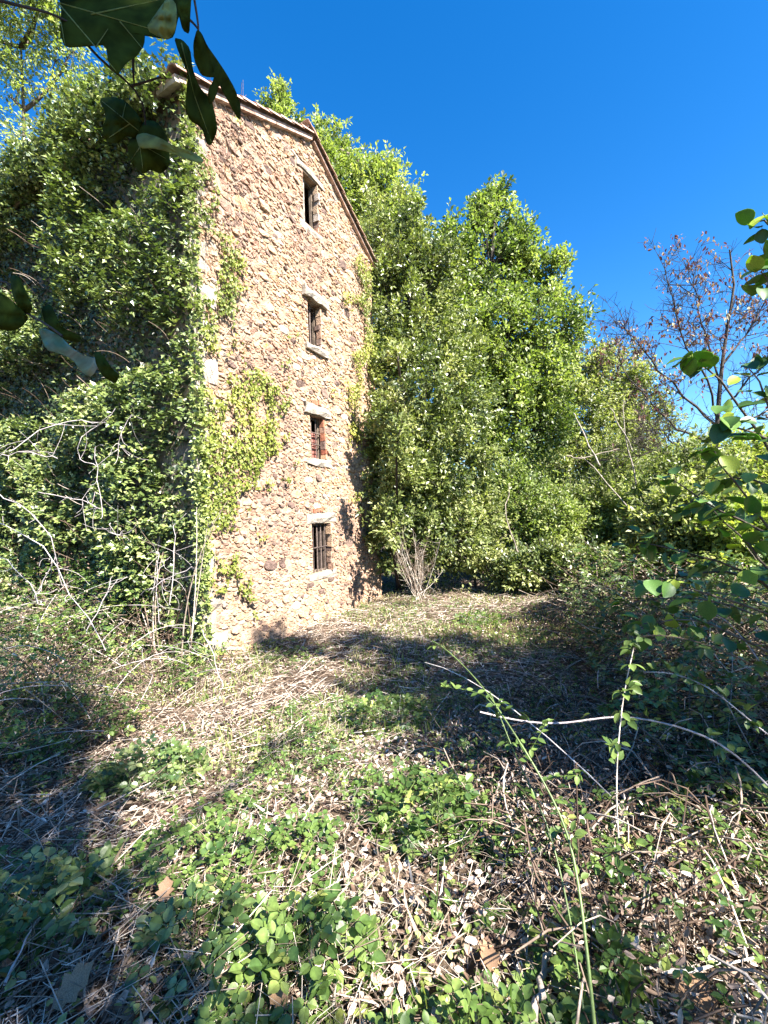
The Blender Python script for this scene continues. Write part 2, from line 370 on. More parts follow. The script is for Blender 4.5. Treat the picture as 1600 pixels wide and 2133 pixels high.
# quoins at the near corner
quoins = []; v = ZB-.1; k = 0
while v < EAVE-.25:
    h = rnd.uniform(.2, .36); wq = rnd.uniform(.20, .42) if k % 2 else rnd.uniform(.08, .22)
    quoins.append((0, wq, v, v+h-.02)); v += h; k += 1
lint = [];
for i, (ul, ur, vb, vt) in enumerate(wins):
    e = (.20, .16, .17, .16)[i]
    lh = (.13, .17, .2, .2)[i]
    lint.append(((ul-e, ur+e, vt, vt+lh), (ul-.12, ur+.16, vb-.13, vb)))
for q in quoins: keep.append(q)
for a, b in lint: keep += [a, b]
keep += wins
pts = []
tries = 0
W = []
cell = {}
def ok(u, v, r):
    ci, cj = int(u/.17), int(v*AN/.17)
    for a in range(ci-2, ci+3):
        for b in range(cj-2, cj+3):
            for (k2) in cell.get((a, b), ()):
                q = pts[k2]; d2 = (q[0]-u)**2+((q[1]-v)*AN)**2
                if d2 < ((W[k2]+r)*.78)**2: return False
    return True
for rr_, tr in ((.16, 110), (.115, 700), (.074, 6000), (.055, 30000), (.041, 60000)):
    for _ in range(tr):
        u = rnd.uniform(0, WL); v = rnd.uniform(ZB-.15, APEX)
        if v > roofz(u): continue
        r = rr_*rnd.uniform(.85, 1.15)
        if any(a[0]-.4*r < u < a[1]+.4*r and a[2]-.3*r < v < a[3]+.3*r for a in keep): continue
        if not ok(u, v, r): continue
        cell.setdefault((int(u/.17), int(v*AN/.17)), []).append(len(pts)); pts.append((u, v)); W.append(r)
print('stones', len(pts))
sl1 = (APEX-EAVE)/UM; sl2 = (APEX-EAVE)/(WL-UM)
def stone_geo(poly, proud, r, seed, thick=.10):
    """irregular convex cell -> rounded stone standing proud of the mortar; returns V,faces in world"""
    rg = random.Random(seed)
    P = []
    m = len(poly)
    cu = sum(p[0] for p in poly)/m; cv = sum(p[1] for p in poly)/m
    for i in range(m):
        a = poly[i]; b = poly[(i+1) % m]; L = math.hypot(b[0]-a[0], b[1]-a[1])
        if L < .012: continue
        k0 = .22
        P.append((a[0]+(b[0]-a[0])*k0, a[1]+(b[1]-a[1])*k0)); 
        if L > .05: P.append((a[0]+(b[0]-a[0])*(1-k0)+rg.uniform(-.006, .006), a[1]+(b[1]-a[1])*(1-k0)+rg.uniform(-.006, .006)))
    if len(P) < 4: return None
    n = len(P); V = []
    tu = rg.uniform(-.22, .22); tv = rg.uniform(-.3, .22)
    rings = ((.96, -.02), (.96, proud*.6), (.80, proud))
    for s_, o_ in rings:
        for (a, b) in P:
            j = rg.uniform(-.008, .008) if o_ > 0 else 0
            sj = s_*(rg.uniform(.86, 1.0) if s_ < .9 else 1); uu = cu+(a-cu)*sj; v2 = cv+(b-cv)*sj
            V.append(wp(np.array(uu), np.array(v2), np.array(o_+j+((uu-cu)*tu+(v2-cv)*tv if o_ > 0 else 0))))
    V.append(wp(np.array(cu), np.array(cv), np.array(proud*1.08+rg.uniform(-.006, .01))))
    fs = []
    for k2 in (0, 1):
        for i in range(n): fs.append((k2*n+i, k2*n+(i+1) % n, (k2+1)*n+(i+1) % n, (k2+1)*n+i))
    for i in range(n): fs.append((2*n+i, 2*n+(i+1) % n, 3*n))
    return np.array(V), fs
stones = []
for i, (u, v) in enumerate(pts):
    r = W[i]; R0 = r*2.6
    poly = [(u-R0, v-R0/AN), (u+R0, v-R0/AN), (u+R0, v+R0/AN), (u-R0, v+R0/AN)]
    ci, cj = int(u/.17), int(v*AN/.17)
    for a in range(ci-2, ci+3):
        for b in range(cj-2, cj+3):
            for k2 in cell.get((a, b), ()):
                if k2 == i: continue
                q = pts[k2]; nx = q[0]-u; ny = (q[1]-v)*AN; d2 = nx*nx+ny*ny
                if d2 > (R0*2)**2 or d2 == 0: continue
                d = math.sqrt(d2); t = .5*(1+(r*r-W[k2]**2)/d2)
                # half plane in anisotropic space: (p-c).n <= t*d2 - gap
                c = t*d2 - .006*d
                poly = clip(poly, (nx, ny*AN), c + u*nx + v*ny*AN)
                if len(poly) < 3: break
            if len(poly) < 3: break
        if len(poly) < 3: break
    if len(poly) < 3: continue
    poly = clip(poly, (-1, 0), 0.0); poly = clip(poly, (1, 0), WL-.005)
    poly = clip(poly, (-sl1, 1), EAVE-.03); poly = clip(poly, (sl2, 1), EAVE+sl2*WL-.03)
    for a in keep:
        g = .012
        ds = (a[0]-u, u-a[1], (a[2]-v)*AN, (v-a[3])*AN); k3 = max(range(4), key=lambda z: ds[z])
        if k3 == 0: n_, c_ = (1, 0), a[0]-g
        elif k3 == 1: n_, c_ = (-1, 0), -(a[1]+g)
        elif k3 == 2: n_, c_ = (0, 1), a[2]-g
        else: n_, c_ = (0, -1), -(a[3]+g)
        # only if the cell reaches the rectangle
        us = [p[0] for p in poly]; vs = [p[1] for p in poly]
        if not poly: break
        if max(us) > a[0] and min(us) < a[1] and max(vs) > a[2] and min(vs) < a[3]: poly = clip(poly, n_, c_)
        if len(poly) < 3: break
    if len(poly) < 3: continue
    ar = abs(sum(poly[k2][0]*poly[(k2+1) % len(poly)][1]-poly[(k2+1) % len(poly)][0]*poly[k2][1] for k2 in range(len(poly))))/2
    if ar < .0005: continue
    stones.append((poly, ar, (u, v), i))
def stone_tone(u, v, i):
    n1 = float(noise(np.array([u*1.1, v*.8]), 1, 21)); r = random.Random(i*7+1).random()
    return min(1, max(0, .25+.5*r+.8*(n1-.5) + (.25 if r > .93 else 0) - (.40 if r < .05 else 0)))
def shown(s):
    c = wp(np.array(s[2][0]), np.array(s[2][1])); d = np.linalg.norm(c-CT); cosv = abs(np.dot(unit(c-CT), NG)); return s[1]*cosv/d**2
order = sorted(stones, key=shown, reverse=True)
small = Poly(); nb = 0
for k, s in enumerate(order):
    rg = random.Random(s[3]); proud = rg.uniform(.003, .021)+(.018 if rg.random() < .09 else 0)
    g = stone_geo(s[0], proud, 0, s[3])
    if g is None: continue
    tone = stone_tone(*s[2], s[3])
    if nb < 300:
        p = Poly(); p.add(g[0], g[1], tone); p.build('stone', M['stone'], gwall); nb += 1
    else: small.add(g[0], g[1], tone)
setp(small.build('small_stones', M['stone'], gwall), kind='stuff')

def block(parent, name, mt, u0, u1, v0, v1, out, back, seed, jit=.015, r=.5, tilt=0.0):
    """rough hewn block with uneven faces"""
    rg = random.Random(seed); nu, nv = 5, 3; V = []; fs = []
    fr = lambda a: .5-.5*math.cos(math.pi*a)
    idx = {}
    for i in range(nu):
        for j in range(nv):
            a, b = i/(nu-1), j/(nv-1)
            uu = u0+(u1-u0)*a; v_ = v0+(v1-v0)*b + tilt*(a-.5)
            edge = (i in (0, nu-1)) or (j in (0, nv-1))
            o_ = out-(.022 if edge else 0)+rg.uniform(-jit, jit)*.6
            idx[i, j] = len(V)
            V.append(wp(np.array(uu+rg.uniform(-jit, jit)), np.array(v_+rg.uniform(-jit, jit)*(1 if edge else .4)), np.array(o_)))
    for i in range(nu-1):
        for j in range(nv-1): fs.append((idx[i, j], idx[i+1, j], idx[i+1, j+1], idx[i, j+1]))
    ring = [idx[i, 0] for i in range(nu)]+[idx[nu-1, j] for j in range(1, nv)]+[idx[i, nv-1] for i in range(nu-2, -1, -1)]+[idx[0, j] for j in range(nv-2, 0, -1)]
    m = len(ring); b0 = len(V)
    for q in ring: V.append(V[q]-NG*(out+back))
    for i in range(m): fs.append((ring[i], b0+i, b0+(i+1) % m, ring[(i+1) % m]))
    p = Poly(); p.add(V, fs, r); return p.build(name, mt, parent)
for k, q in enumerate(quoins):
    block(gwall, 'quoin', M['pale_stone'], -.005, q[1], q[2], q[3], .035, .08, 900+k, .028, .3+.6*rnd.random())
# quoins of the far corner
v = ZB-.1; k = 0
# windows
for i, (ul, ur, vb, vt) in enumerate(wins):
    wname = ['window']*4
    desc = ['topmost window, a dark hole with one wooden post', 'second window from the top with a leaning reddish board',
            'third window from the top with iron grille before reddish shutter', 'largest and lowest window with four upright iron bars'][i]
    p = Poly()
    fw = .045; inn = -.13
    p.box(wp(np.array(ul), np.array(vb), np.array(inn)), D*fw, UP*(vt-vb), -NG*.06, .4); p.box(wp(np.array(ur-fw), np.array(vb), np.array(inn)), D*fw, UP*(vt-vb), -NG*.06, .6)
    p.box(wp(np.array(ul+fw), np.array(vt-fw), np.array(inn)), D*(ur-ul-2*fw), UP*fw, -NG*.06, .3); p.box(wp(np.array(ul+fw), np.array(vb), np.array(inn)), D*(ur-ul-2*fw), UP*fw, -NG*.06, .7)
    wo = p.build('window', M['old_wood'], tower); wo['label'] = desc
    (a, b) = lint[i]
    block(wo, 'lintel', M['lintel_stone'], a[0], a[1], a[2]+.008, a[3], (.05, .11, .08, .045)[i], .15, 40+i, .026, .7, tilt=(-.02, -.03, -.04, .0)[i])
    block(wo, 'sill', M['lintel_stone'], b[0], b[1], b[2], b[3]-.006, (.02, .09, .06, .035)[i], .15, 60+i, .022, .8)
    # jamb stones set proud around the opening
    def bar(pa, pb, r, nm='bar', mt=M['iron']):
        return tubes(nm, np.array([[pa, pb]]), np.array([[r, r]]), mt, wo, 6)
    wmid = ur-ul; hh = vt-vb
    if i == 0:
        bar(wp(np.array(ul+.32*wmid), np.array(vb), np.array(-.12)), wp(np.array(ul+.34*wmid), np.array(vt-.02), np.array(-.12)), .022, 'post', M['pale_bark'])
    if i == 1:
        bar(wp(np.array(ul+.45*wmid), np.array(vb), np.array(-.10)), wp(np.array(ul+.45*wmid), np.array(vt-.01), np.array(-.10)), .018)
        q = Poly(); q.box(wp(np.array(ul+.05), np.array(vb+.1*hh), np.array(-.2)), D*.07, UP*.62*hh+D*.13, -NG*.02, .5); q.build('shutter', M['red_wood'], wo)
    if i == 2:
        for f_ in (.28, .62): bar(wp(np.array(ul+f_*wmid), np.array(vb), np.array(-.09)), wp(np.array(ul+f_*wmid), np.array(vt), np.array(-.09)), .014)
        for f_ in (.35, .62): bar(wp(np.array(ul+.005), np.array(vb+f_*hh), np.array(-.075)), wp(np.array(ur-.005), np.array(vb+f_*hh), np.array(-.075)), .012)
        for kk in range(7):
            q = Poly(); q.box(wp(np.array(ul+.05), np.array(vb+.05+kk*.075), np.array(-.15)), D*(wmid*.75), UP*.055, -NG*.025-UP*.02, .3+.1*kk); q.build('slat', M['red_wood'], wo)
    if i == 3:
        for f_ in (.2, .4, .6, .82): bar(wp(np.array(ul+f_*wmid), np.array(vb), np.array(-.08)), wp(np.array(ul+f_*wmid+.01), np.array(vt), np.array(-.08)), .013)
        bar(wp(np.array(ul-.02), np.array(vb+.50*hh), np.array(-.066)), wp(np.array(ur+.04), np.array(vb+.52*hh), np.array(-.066)), .012)
        q = Poly(); q.box(wp(np.array(ul+.55*wmid), np.array(vb+.03), np.array(-.155)), D*.42*wmid, UP*(hh-.06), -NG*.02, .2); q.build('shutter', M['dark_wood'], wo)
    # rough stones lining the far reveal, seen through the opening
    vz = vb+.01; kk = 0
    while vz < vt-.05:
        h = min(rnd.uniform(.09, .18), vt-.008-vz); dpt = rnd.uniform(.10, .13); pr = rnd.uniform(.02, .05)
        q = Poly(); x0 = wp(np.array(ur-.004-pr), np.array(vz), np.array(.035+rnd.uniform(-.03, .03)))
        q.box(x0, D*(pr), UP*(h-.012), -NG*dpt, rnd.random()); q.build('jamb_stone', M['brick'] if (i == 2 and kk % 2) else M['stone'], wo)
        vz += h; kk += 1

# relieving hollows above lintels: bricks over the two lowest windows
for i in (2, 3):
    ul, ur, vb, vt = wins[i]; a = lint[i][0]
    for k in range(3):
        u_ = ul+.04+k*.11
        q = Poly(); q.box(wp(np.array(u_), np.array(a[3]+.01+.012*k), np.array(.035)), D*.085, UP*.08, -NG*.06, .2+.3*k); q.build('brick', M['brick'], tower)

# roof
SLU = unit(D*UM+UP*(APEX-EAVE)); SLD = unit(D*(WL-UM)-UP*(APEX-EAVE))
ov = .08; eo = .22
L1 = math.hypot(UM, APEX-EAVE); L2 = math.hypot(WL-UM, APEX-EAVE)
def nrm_up(a):
    n = unit(np.cross(NG, a)); return n if n[2] > 0 else -n
N1 = nrm_up(SLU); N2 = nrm_up(SLD)
P0 = wp(np.array(0.), np.array(EAVE), np.array(ov)) - SLU*eo
rp = Poly()
rp.box(P0+N1*.0, SLU*(L1+eo), BACK*(DEPTH+2*ov), N1*.045)
PA = wp(np.array(UM), np.array(APEX), np.array(ov))
eo = .12; rp.box(PA+SLD*.05, SLD*(L2+eo-.05), BACK*(DEPTH+2*ov), N2*.045)
roof = rp.build('roof', M['tile'], tower)
def barrel(a, dirv, n, wd, ln, r, name='roof_tile', lift=0, half=math.pi, rnd_=None):
    """one curved clay tile: arch across, running along dirv"""
    x = unit(np.cross(dirv, n)); V = []; fs = []; K = 7
    for e, (s_, w_) in enumerate(((0, 1.0), (ln, .86))):
        for k in range(K):
            t = half*k/(K-1); V.append(a+dirv*s_+x*math.cos(t)*wd*.5*w_+n*(math.sin(t)*wd*.36*w_+lift*(1-e)))
    for e, (s_, w_) in enumerate(((0, 1.0), (ln, .86))):
        for k in range(K):
            t = half*k/(K-1); V.append(a+dirv*s_+x*math.cos(t)*(wd*.5-.016)*w_+n*(math.sin(t)*(wd*.36-.016)*w_+lift*(1-e)))
    for k in range(K-1):
        fs += [(k, k+1, K+k+1, K+k), (2*K+k, 3*K+k, 3*K+k+1, 2*K+k+1), (k, 2*K+k, 2*K+k+1, k+1), (K+k, K+k+1, 3*K+k+1, 3*K+k)]
    fs += [(0, K, 3*K, 2*K), (K-1, 3*K-1, 4*K-1, 2*K-1)]
    return np.array(V), fs
# verge tiles: first row laid along the gable, both slopes
def verge(start, dirv, n, L, nm):
    s_ = 0; k = 0
    while s_ < L-.1:
        V, fs = barrel(start+dirv*s_+n*.06-NG*.03, dirv, n, .22, .40, 0, lift=.02)
        p = Poly(); p.add(V, fs, rnd.random()); p.build('verge_tile', M['tile'], roof); s_ += .33; k += 1
verge(P0, SLU, N1, L1+.22, 'near'); 
PB = PA+SLD*(L2+eo)
verge(PB, -SLD, N2, L2+eo, 'far')
# board/flat slab tiles under the verge of the near slope (thick pale edge seen from below)
s_ = 0.05
while s_ < L1-.05:
    p = Poly(); ln = rnd.uniform(.27, .34)
    p.box(P0+SLU*s_-N1*.036+NG*.01, SLU*(ln-.012), -NG*.30, N1*.034, rnd.random()); p.build('verge_slab', M['tile'], roof); s_ += ln
tile_rest = Poly()
for (start, dirv, n, L) in ((P0, SLU, N1, L1+.22), (PB, -SLD, N2, L2+eo)):
    c = .24
    while c < DEPTH+2*ov-.1:
        s_ = 0
        while s_ < L-.1:
            V, fs = barrel(start+dirv*s_+n*.06+BACK*(c-.03)*1, dirv, n, .2, .40, 0, lift=.02); tile_rest.add(V, fs, rnd.random()); s_ += .34
        c += .22
setp(tile_rest.build('roof_tiles', M['tile'], roof), kind='stuff')
# eave slabs over the ivy side (grey weathered)
for k in range(12):
    p = Poly(); a = P0+BACK*(k*.42)+SLU*rnd.uniform(-.08, .04)
    p.box(a-N1*.05+N1*rnd.uniform(0, .015), BACK*.40, SLU*.34, N1*.045, rnd.random()); p.build('eave_slab', M['pale_stone'], roof)
# ridge tiles and a small stub at the ridge end
s_ = 0
while s_ < DEPTH:
    V, fs = barrel(PA+BACK*s_+UP*.09+NG*.02, BACK, UP, .30, .42, 0, lift=.02); p = Poly(); p.add(V, fs, rnd.random())
    p.build('ridge_tile', M['tile'], roof); s_ += .38
    if s_ > 2: break
p = Poly(); p.box(PA+UP*.17-D*.10-NG*.22, D*.20, NG*.16, UP*.10, .2); p.build('ridge_stone', M['dark_wood'], roof)

# ------------------------------------------------------------------ ivy
def inpoly(x, y, poly):
    x = np.asarray(x); r = np.zeros(x.shape, bool); n = len(poly)
    for i in range(n):
        x0, y0 = poly[i]; x1, y1 = poly[(i+1) % n]
        if y0 == y1: continue
        c = ((y0 > y) != (y1 > y)) & (x < (x1-x0)*(y-y0)/(y1-y0)+x0); r ^= c
    return r
def ivy_side():
    root = empty('ivy', (O[0]-1.5, O[1]-.1, ZB), 'huge dark green ivy smothering the shaded left side wall of the stone building', 'ivy')
    def sp(s, v, out): return O + s[:, None]*BACK + (out)[:, None]*NS + v[:, None]*UP
    # wall hugging layer
    N = 42000
    s = RNG.random(N)**.8*DEPTH-.03; v = ZB+RNG.random(N)*(EAVE-ZB+.25)
    th = .06+.28*noise(np.stack([s, v], -1), .9, 11)*sstep(0, .8, s)
    p = sp(s, v, th*RNG.random(N)); n = unit(NS*1.0+UP*.45+NG*.3+RNG.normal(0, .45, (N, 3))); d = unit(-UP*.7+RNG.normal(0, .6, (N, 3)))
    o = scatter('leaves', IVY, p, d, n, .055+.045*RNG.random(N), M['ivy_gap_shade'], root); setp(o, kind='stuff')
    # shoots standing out, each with a rosette of leaves
    C = 7600
    s = RNG.random(C)**.95*(DEPTH)+.02; v = ZB+.2+RNG.random(C)*(EAVE-ZB+.25)
    big = noise(np.stack([s*1.0, v*1.4], -1), .9, 11); k = RNG.random(C) < (.12+.95*sstep(.32, .66, big))
    s, v, big = s[k], v[k], big[k]; C = len(s)
    out = (.10+.62*sstep(.25, .85, big)*RNG.random(C))*np.minimum(1, .35+s*.6)+.05
    c = sp(s, v, out); m = 13
    cc = np.repeat(c, m, 0); th = RNG.normal(0, 1, (C*m, 3)); th[:, 2] *= .55
    dd = unit(th+UP*.05+NG*.15); pos = cc+dd*(.02+.07*RNG.random((C*m, 1)))
    n = unit(UP*.55+NS*.25+SUNV*.9+RNG.normal(0, .38, (C*m, 3)))
    r = np.clip(np.repeat(RNG.normal(.55, .2, C), m)+RNG.normal(0, .15, C*m), 0, 1)
    o = scatter('shoots', IVY, pos, dd, n, .055+.04*RNG.random(C*m), M['ivy'], root, r); setp(o, kind='stuff')
    # leaves folding round the corner
    C = 300; v = ZB+.4+RNG.random(C)*(EAVE-ZB); q = noise(np.stack([v*0, v], -1), 1.7, 88); c = O+RNG.uniform(-.04, .035, C)[:, None]*D*(.4+1.6*q[:, None])+(.0+.05*RNG.random(C))[:, None]*NG+v[:, None]*UP; m = 12; cc = np.repeat(c, m, 0)
    dd = unit(RNG.normal(0, 1, (C*m, 3))); o = scatter('corner_shoots', IVY, cc+dd*.06, dd, NG*.5+UP*.6+NS*.4+RNG.normal(0, .4, (C*m, 3)), .05+.04*RNG.random(C*m), M['ivy'], root, np.clip(RNG.normal(.75, .2, C*m), 0, 1)); setp(o, kind='stuff')
    # fringe above the eave
    C = 900; s = RNG.random(C)*6.5+.1; top = EAVE+.1+.45*noise(np.stack([s, s*0], -1), 1.6, 31)*sstep(.2, 1.5, s)
    c = sp(s, top-RNG.random(C)*.5, .25+.35*RNG.random(C)); m = 10; cc = np.repeat(c, m, 0)
    dd = unit(RNG.normal(0, 1, (C*m, 3))+UP*.4); o = scatter('top_shoots', IVY, cc+dd*.06, dd, UP*.8+RNG.normal(0, .5, (C*m, 3)), .055+.04*RNG.random(C*m), M['ivy'], root); setp(o, kind='stuff')
    # stems
    K = 170; s = RNG.random(K)*5; v = ZB+RNG.random(K)*7.2; L = .2+RNG.random(K)*.4
    out = np.full(K, .3)+.25*RNG.random(K)
    A = sp(s, v, out*.6); B = sp(s+L*RNG.uniform(-.2, .9, K), v+L*RNG.uniform(.3, 1, K), out+.1)
    setp(tubes('stems', arcs(A, B, 6, .08), .0035+0*A[:, :1], M['dead_cane'], root), kind='stuff')
    # old woody trunks up the wall near the corner
    K = 46; s = RNG.random(K)*5; A = sp(s, np.full(K, ZB-.05), np.full(K, .25)); B = sp(s+RNG.normal(0, .6, K), np.full(K, .5)+RNG.random(K)*1.5, np.full(K, .18))
    tubes('trunk', arcs(A, B, 8, .22), np.linspace(.011, .004, 8)[None], M['dead_cane'], root, 5)
    return root
ivy_side()
def wall_ivy(root, polys, N, size, mt, edge_noise=.5, thick=.05):
    us = RNG.random(N)*WL; vs = ZB+RNG.random(N)*(APEX-ZB); p = wp(us, vs, np.zeros(N)); x, y = proj(p)
    keepm = np.zeros(N, bool)
    x2 = x + 60*(noise(p, 2.2, 5)-.5)*2*edge_noise*1.6 + 22*(noise(p, 7, 55)-.5); y2 = y+30*(noise(p, 2.5, 6)-.5)
    for poly, dens in polys: keepm |= inpoly(x2, y2, poly) & (noise(p, 2.4, 8)*.5+noise(p, 7.5, 18)*.35+RNG.random(N)*.15 < dens)
    us, vs = us[keepm], vs[keepm]; n_ = len(us)
    p = wp(us, vs, .045+RNG.random(n_)*thick); n = unit(NG+UP*.35+RNG.normal(0, .32, (n_, 3))); d = unit(-UP*.8+RNG.normal(0, .55, (n_, 3)))
    r = np.clip(noise(p, 1.3, 9)*1.1+RNG.normal(0, .18, n_)-.05, 0, 1)
    o = scatter('leaves', IVY, p, d, n, size*(.7+.6*RNG.random(n_)), mt, root, r); setp(o, kind='stuff')
    return us, vs
r2 = empty('ivy', wp(np.array(.2), np.array(ZB), np.array(.1)), 'yellow-green ivy creeping across the sunlit gable wall beside its left corner', 'ivy')
g = [([(395, 830), (440, 800), (520, 765), (560, 800), (545, 880), (555, 960), (525, 1010), (500, 1060), (505, 1110), (470, 1160), (480, 1230), (440, 1230), (400, 1260)], .585), ([(400, 740), (600, 700), (600, 1000), (530, 1150), (480, 1200), (400, 1200)], .33),
     ([(425, 1180), (500, 1120), (490, 1330), (420, 1400)], .42),
     ([(440, 470), (470, 500), (500, 520), (480, 600), (450, 660), (425, 680), (410, 640), (425, 560)], .52),
     ([(380, 240), (440, 330), (450, 420), (480, 440), (450, 500), (405, 470), (395, 380)], .42), ([(380, 180), (440, 240), (500, 250), (440, 290), (385, 300)], .46),
     ([(385, 300), (408, 300), (440, 820), (400, 860)], .50), ([(400, 640), (470, 620), (520, 780), (400, 840)], .36)]
wall_ivy(r2, g, 60000, .06, M['ivy_young'], thick=.09)
# bare creeper stems on the gable
K = 70; U_ = []; 
ua, va = [], []
for k in range(K):
    x_, y_ = rnd.choice([(430, 780), (420, 700), (450, 560), (440, 420), (470, 330), (430, 900), (480, 300), (500, 450)]); x_ += rnd.uniform(-30, 40); y_ += rnd.uniform(-60, 60)
    a = px_to_wall(x_, y_); ua.append(a[0]); va.append(a[1])
ua = np.array(ua); va = np.array(va); L = .3+RNG.random(K)*.8; th = RNG.uniform(.6, 2.4, K)
A = wp(ua, va, np.full(K, .06)); B = wp(np.clip(ua+L*np.cos(th), .02, WL), va+L*np.sin(th), np.full(K, .07))
setp(tubes('stems', arcs(A, B, 7, .05), .0032+0*A[:, :1], M['dead_cane'], r2, 3), kind='stuff')
r3 = empty('ivy', wp(np.array(WL-.1), np.array(ZB), np.array(.1)), 'narrow strip of light green ivy climbing the far right edge of the gable', 'ivy')
wall_ivy(r3, [([(728, 600), (745, 545), (765, 545), (770, 900), (752, 930), (738, 760)], .62), ([(705, 800), (730, 780), (770, 900), (790, 1160), (760, 1130), (745, 1000), (715, 900)], .50)], 60000, .055, M['ivy_young'], thick=.12)

# ------------------------------------------------------------------ trees
def blob(px, py, d, rw, rh, rd=None):
    c = at(px, py, d); a = rw/F*d; b = rh/F*d
    return (*c, a, rd if rd else (a+b)*.5, b)
def make_tree(name, label, cat, base, blobs, ntips, m, lsize, tmpl, lm, bm, trunk_r=.12, sprig=.35, up=.5, group=None, clump=11, limb_to=None, lean=None, shell=.5, twig_r=.006, trunk_top=None, spread=.18, branch_frac=.5):
    B = np.array(blobs); base = np.array([base[0], base[1], float(ground_z(base[0], base[1]))-.05])
    root = empty(name, base, label, cat, group)
    vol = (B[:, 3]*B[:, 4]*B[:, 5])**(.72); pr = vol/vol.sum()
    nc = max(8, ntips//clump); bi = RNG.choice(len(B), nc, p=pr)
    dirs = unit(RNG.normal(0, 1, (nc, 3))); rr = (shell+(1.02-shell)*RNG.random(nc)**.6)[:, None]
    cen = B[bi, :3] + dirs*rr*B[bi, 3:6]
    out = unit(cen-B[bi, :3])
    ti = np.repeat(np.arange(nc), clump); nt_ = len(ti)
    sc = np.minimum(B[bi][ti, 3:6].min(1), 1.6)[:, None]
    tips = cen[ti] + RNG.normal(0, 1, (nt_, 3))*spread*sc
    ax = unit(out[ti]*.6+UP*up+RNG.normal(0, .45, (nt_, 3)))
    u = RNG.random((nt_, m)); jit = RNG.normal(0, 1, (nt_, m, 3))
    # sprig tapering to its tip
    L = sprig*(.6+.8*RNG.random(nt_))
    pos = tips[:, None]+ax[:, None]*(u*L[:, None])[..., None]+jit*(.30*L[:, None]*(1.05-u))[..., None]*.55
    ld = unit(ax[:, None]*.5+jit*.6+np.array([0, 0, -.1])); n = unit(UP*.4+SUNV*.8+RNG.normal(0, .5, (nt_, m, 3)))
    tone = np.clip(.52+.24*RNG.normal(0, 1, (nc, 1))[ti]+.2*RNG.normal(0, 1, (nt_, m)), 0, 1)
    o = scatter('crown', tmpl, pos.reshape(-1, 3), ld.reshape(-1, 3), n.reshape(-1, 3), (lsize*(.7+.6*RNG.random((nt_, m)))).ravel(), lm, root, tone.ravel()); setp(o, kind='stuff')
    # trunk, limbs, branches, twigs
    ctr = (B[:, :3]*vol[:, None]).sum(0)/vol.sum(); ttop = np.array(trunk_top) if trunk_top is not None else np.array([ctr[0], ctr[1], B[:, 2].max()*.93])
    K = 10; tp = arcs(base[None], ttop[None], K, .12*np.linalg.norm(ttop-base)*.25)[0]
    tubes('trunk', tp[None], (np.linspace(1, .15, K)*trunk_r)[None], bm, root, 8)
    # limbs from trunk to each blob centre
    h = B[:, 2]; A = []
    for k in range(len(B)):
        d_ = np.hypot(B[k, 0]-tp[:, 0], B[k, 1]-tp[:, 1]); tz = h[k]-d_*.7; j = int(np.argmin(np.abs(tp[:, 2]-tz)+(tp[:, 2] > h[k])*5)); A.append(tp[j])
    A = np.array(A); lim = arcs(A, B[:, :3], 7, .12, -UP*.1)
    groups = [lim]; rads = [np.linspace(.42, .14, 7)[None]*trunk_r*np.ones((len(B), 1))]
    nb_ = int(nc*branch_frac); sel = RNG.choice(nc, nb_, replace=False)
    A2 = lim[bi[sel], RNG.integers(3, 7, nb_)]; groups.append(arcs(A2, cen[sel], 6, .10)); rads.append(np.linspace(.13, .04, 6)[None]*trunk_r*np.ones((nb_, 1)))
    nt2 = int(nt_*min(1, branch_frac)); sl_ = RNG.choice(nt_, nt2, replace=False)
    groups.append(arcs(cen[ti[sl_]], (tips+ax*L[:, None])[sl_], 3, .02)); rads.append(np.array([[twig_r, twig_r*.7, twig_r*.4]])*np.ones((nt2, 1)))
    tubes('branches', groups, rads, bm, root, 3)
    return root

def wsh(px, py, t, r):
    p = wp(*[np.array(q) for q in px_to_wall(px, py)])+SUNV*t; print('bulge', proj(p), p[1]); return (*p, r, r, r*1.3)
# evergreen beside the tower
make_tree('evergreen_tree', 'dense dark evergreen tree pressed against the right edge of the stone building', 'tree', at(835, 1235, 11.2)[:2],
    [blob(800, 640, 11.6, 55, 130), blob(820, 520, 12.0, 60, 95), blob(880, 620, 12.0, 75, 120), blob(800, 830, 11.2, 62, 120), blob(880, 820, 11.2, 95, 120), blob(850, 990, 10.9, 75, 110), blob(930, 960, 11.2, 80, 130), blob(840, 1120, 11, 55, 80), blob(915, 1120, 10.9, 85, 90), blob(770, 900, 11.0, 36, 90), blob(965, 800, 12, 60, 100), blob(838, 1010, 9.8, 42, 80), blob(815, 1130, 9.9, 30, 50), blob(800, 920, 10.2, 34, 60), wsh(770, 1100, 1.5, .3), wsh(765, 1180, 1.3, .28), wsh(745, 1000, 1.9, .28), wsh(735, 930, 2.1, .22), wsh(740, 1200, 1.7, .22), wsh(725, 1120, 2.2, .2)],
    5600, 22, .105, DIAMOND, M['laurel'], M['dark_bark'], .17, .42, .75)
make_tree('oak_tree', 'tall bright green tree rising behind the right roof slope of the stone building', 'tree', at(740, 1220, 16)[:2],
    [blob(690, 330, 15.5, 38, 50), blob(710, 420, 15.5, 60, 70), blob(750, 440, 15.5, 40, 50), blob(800, 430, 14.5, 42, 70), blob(780, 560, 15.5, 60, 120), blob(840, 480, 14.5, 38, 60), blob(680, 300, 15.5, 22, 26), blob(800, 385, 14.5, 22, 34)],
    2600, 18, .13, DIAMOND, M['oak_light'], M['bark'], .2, .5, .8)
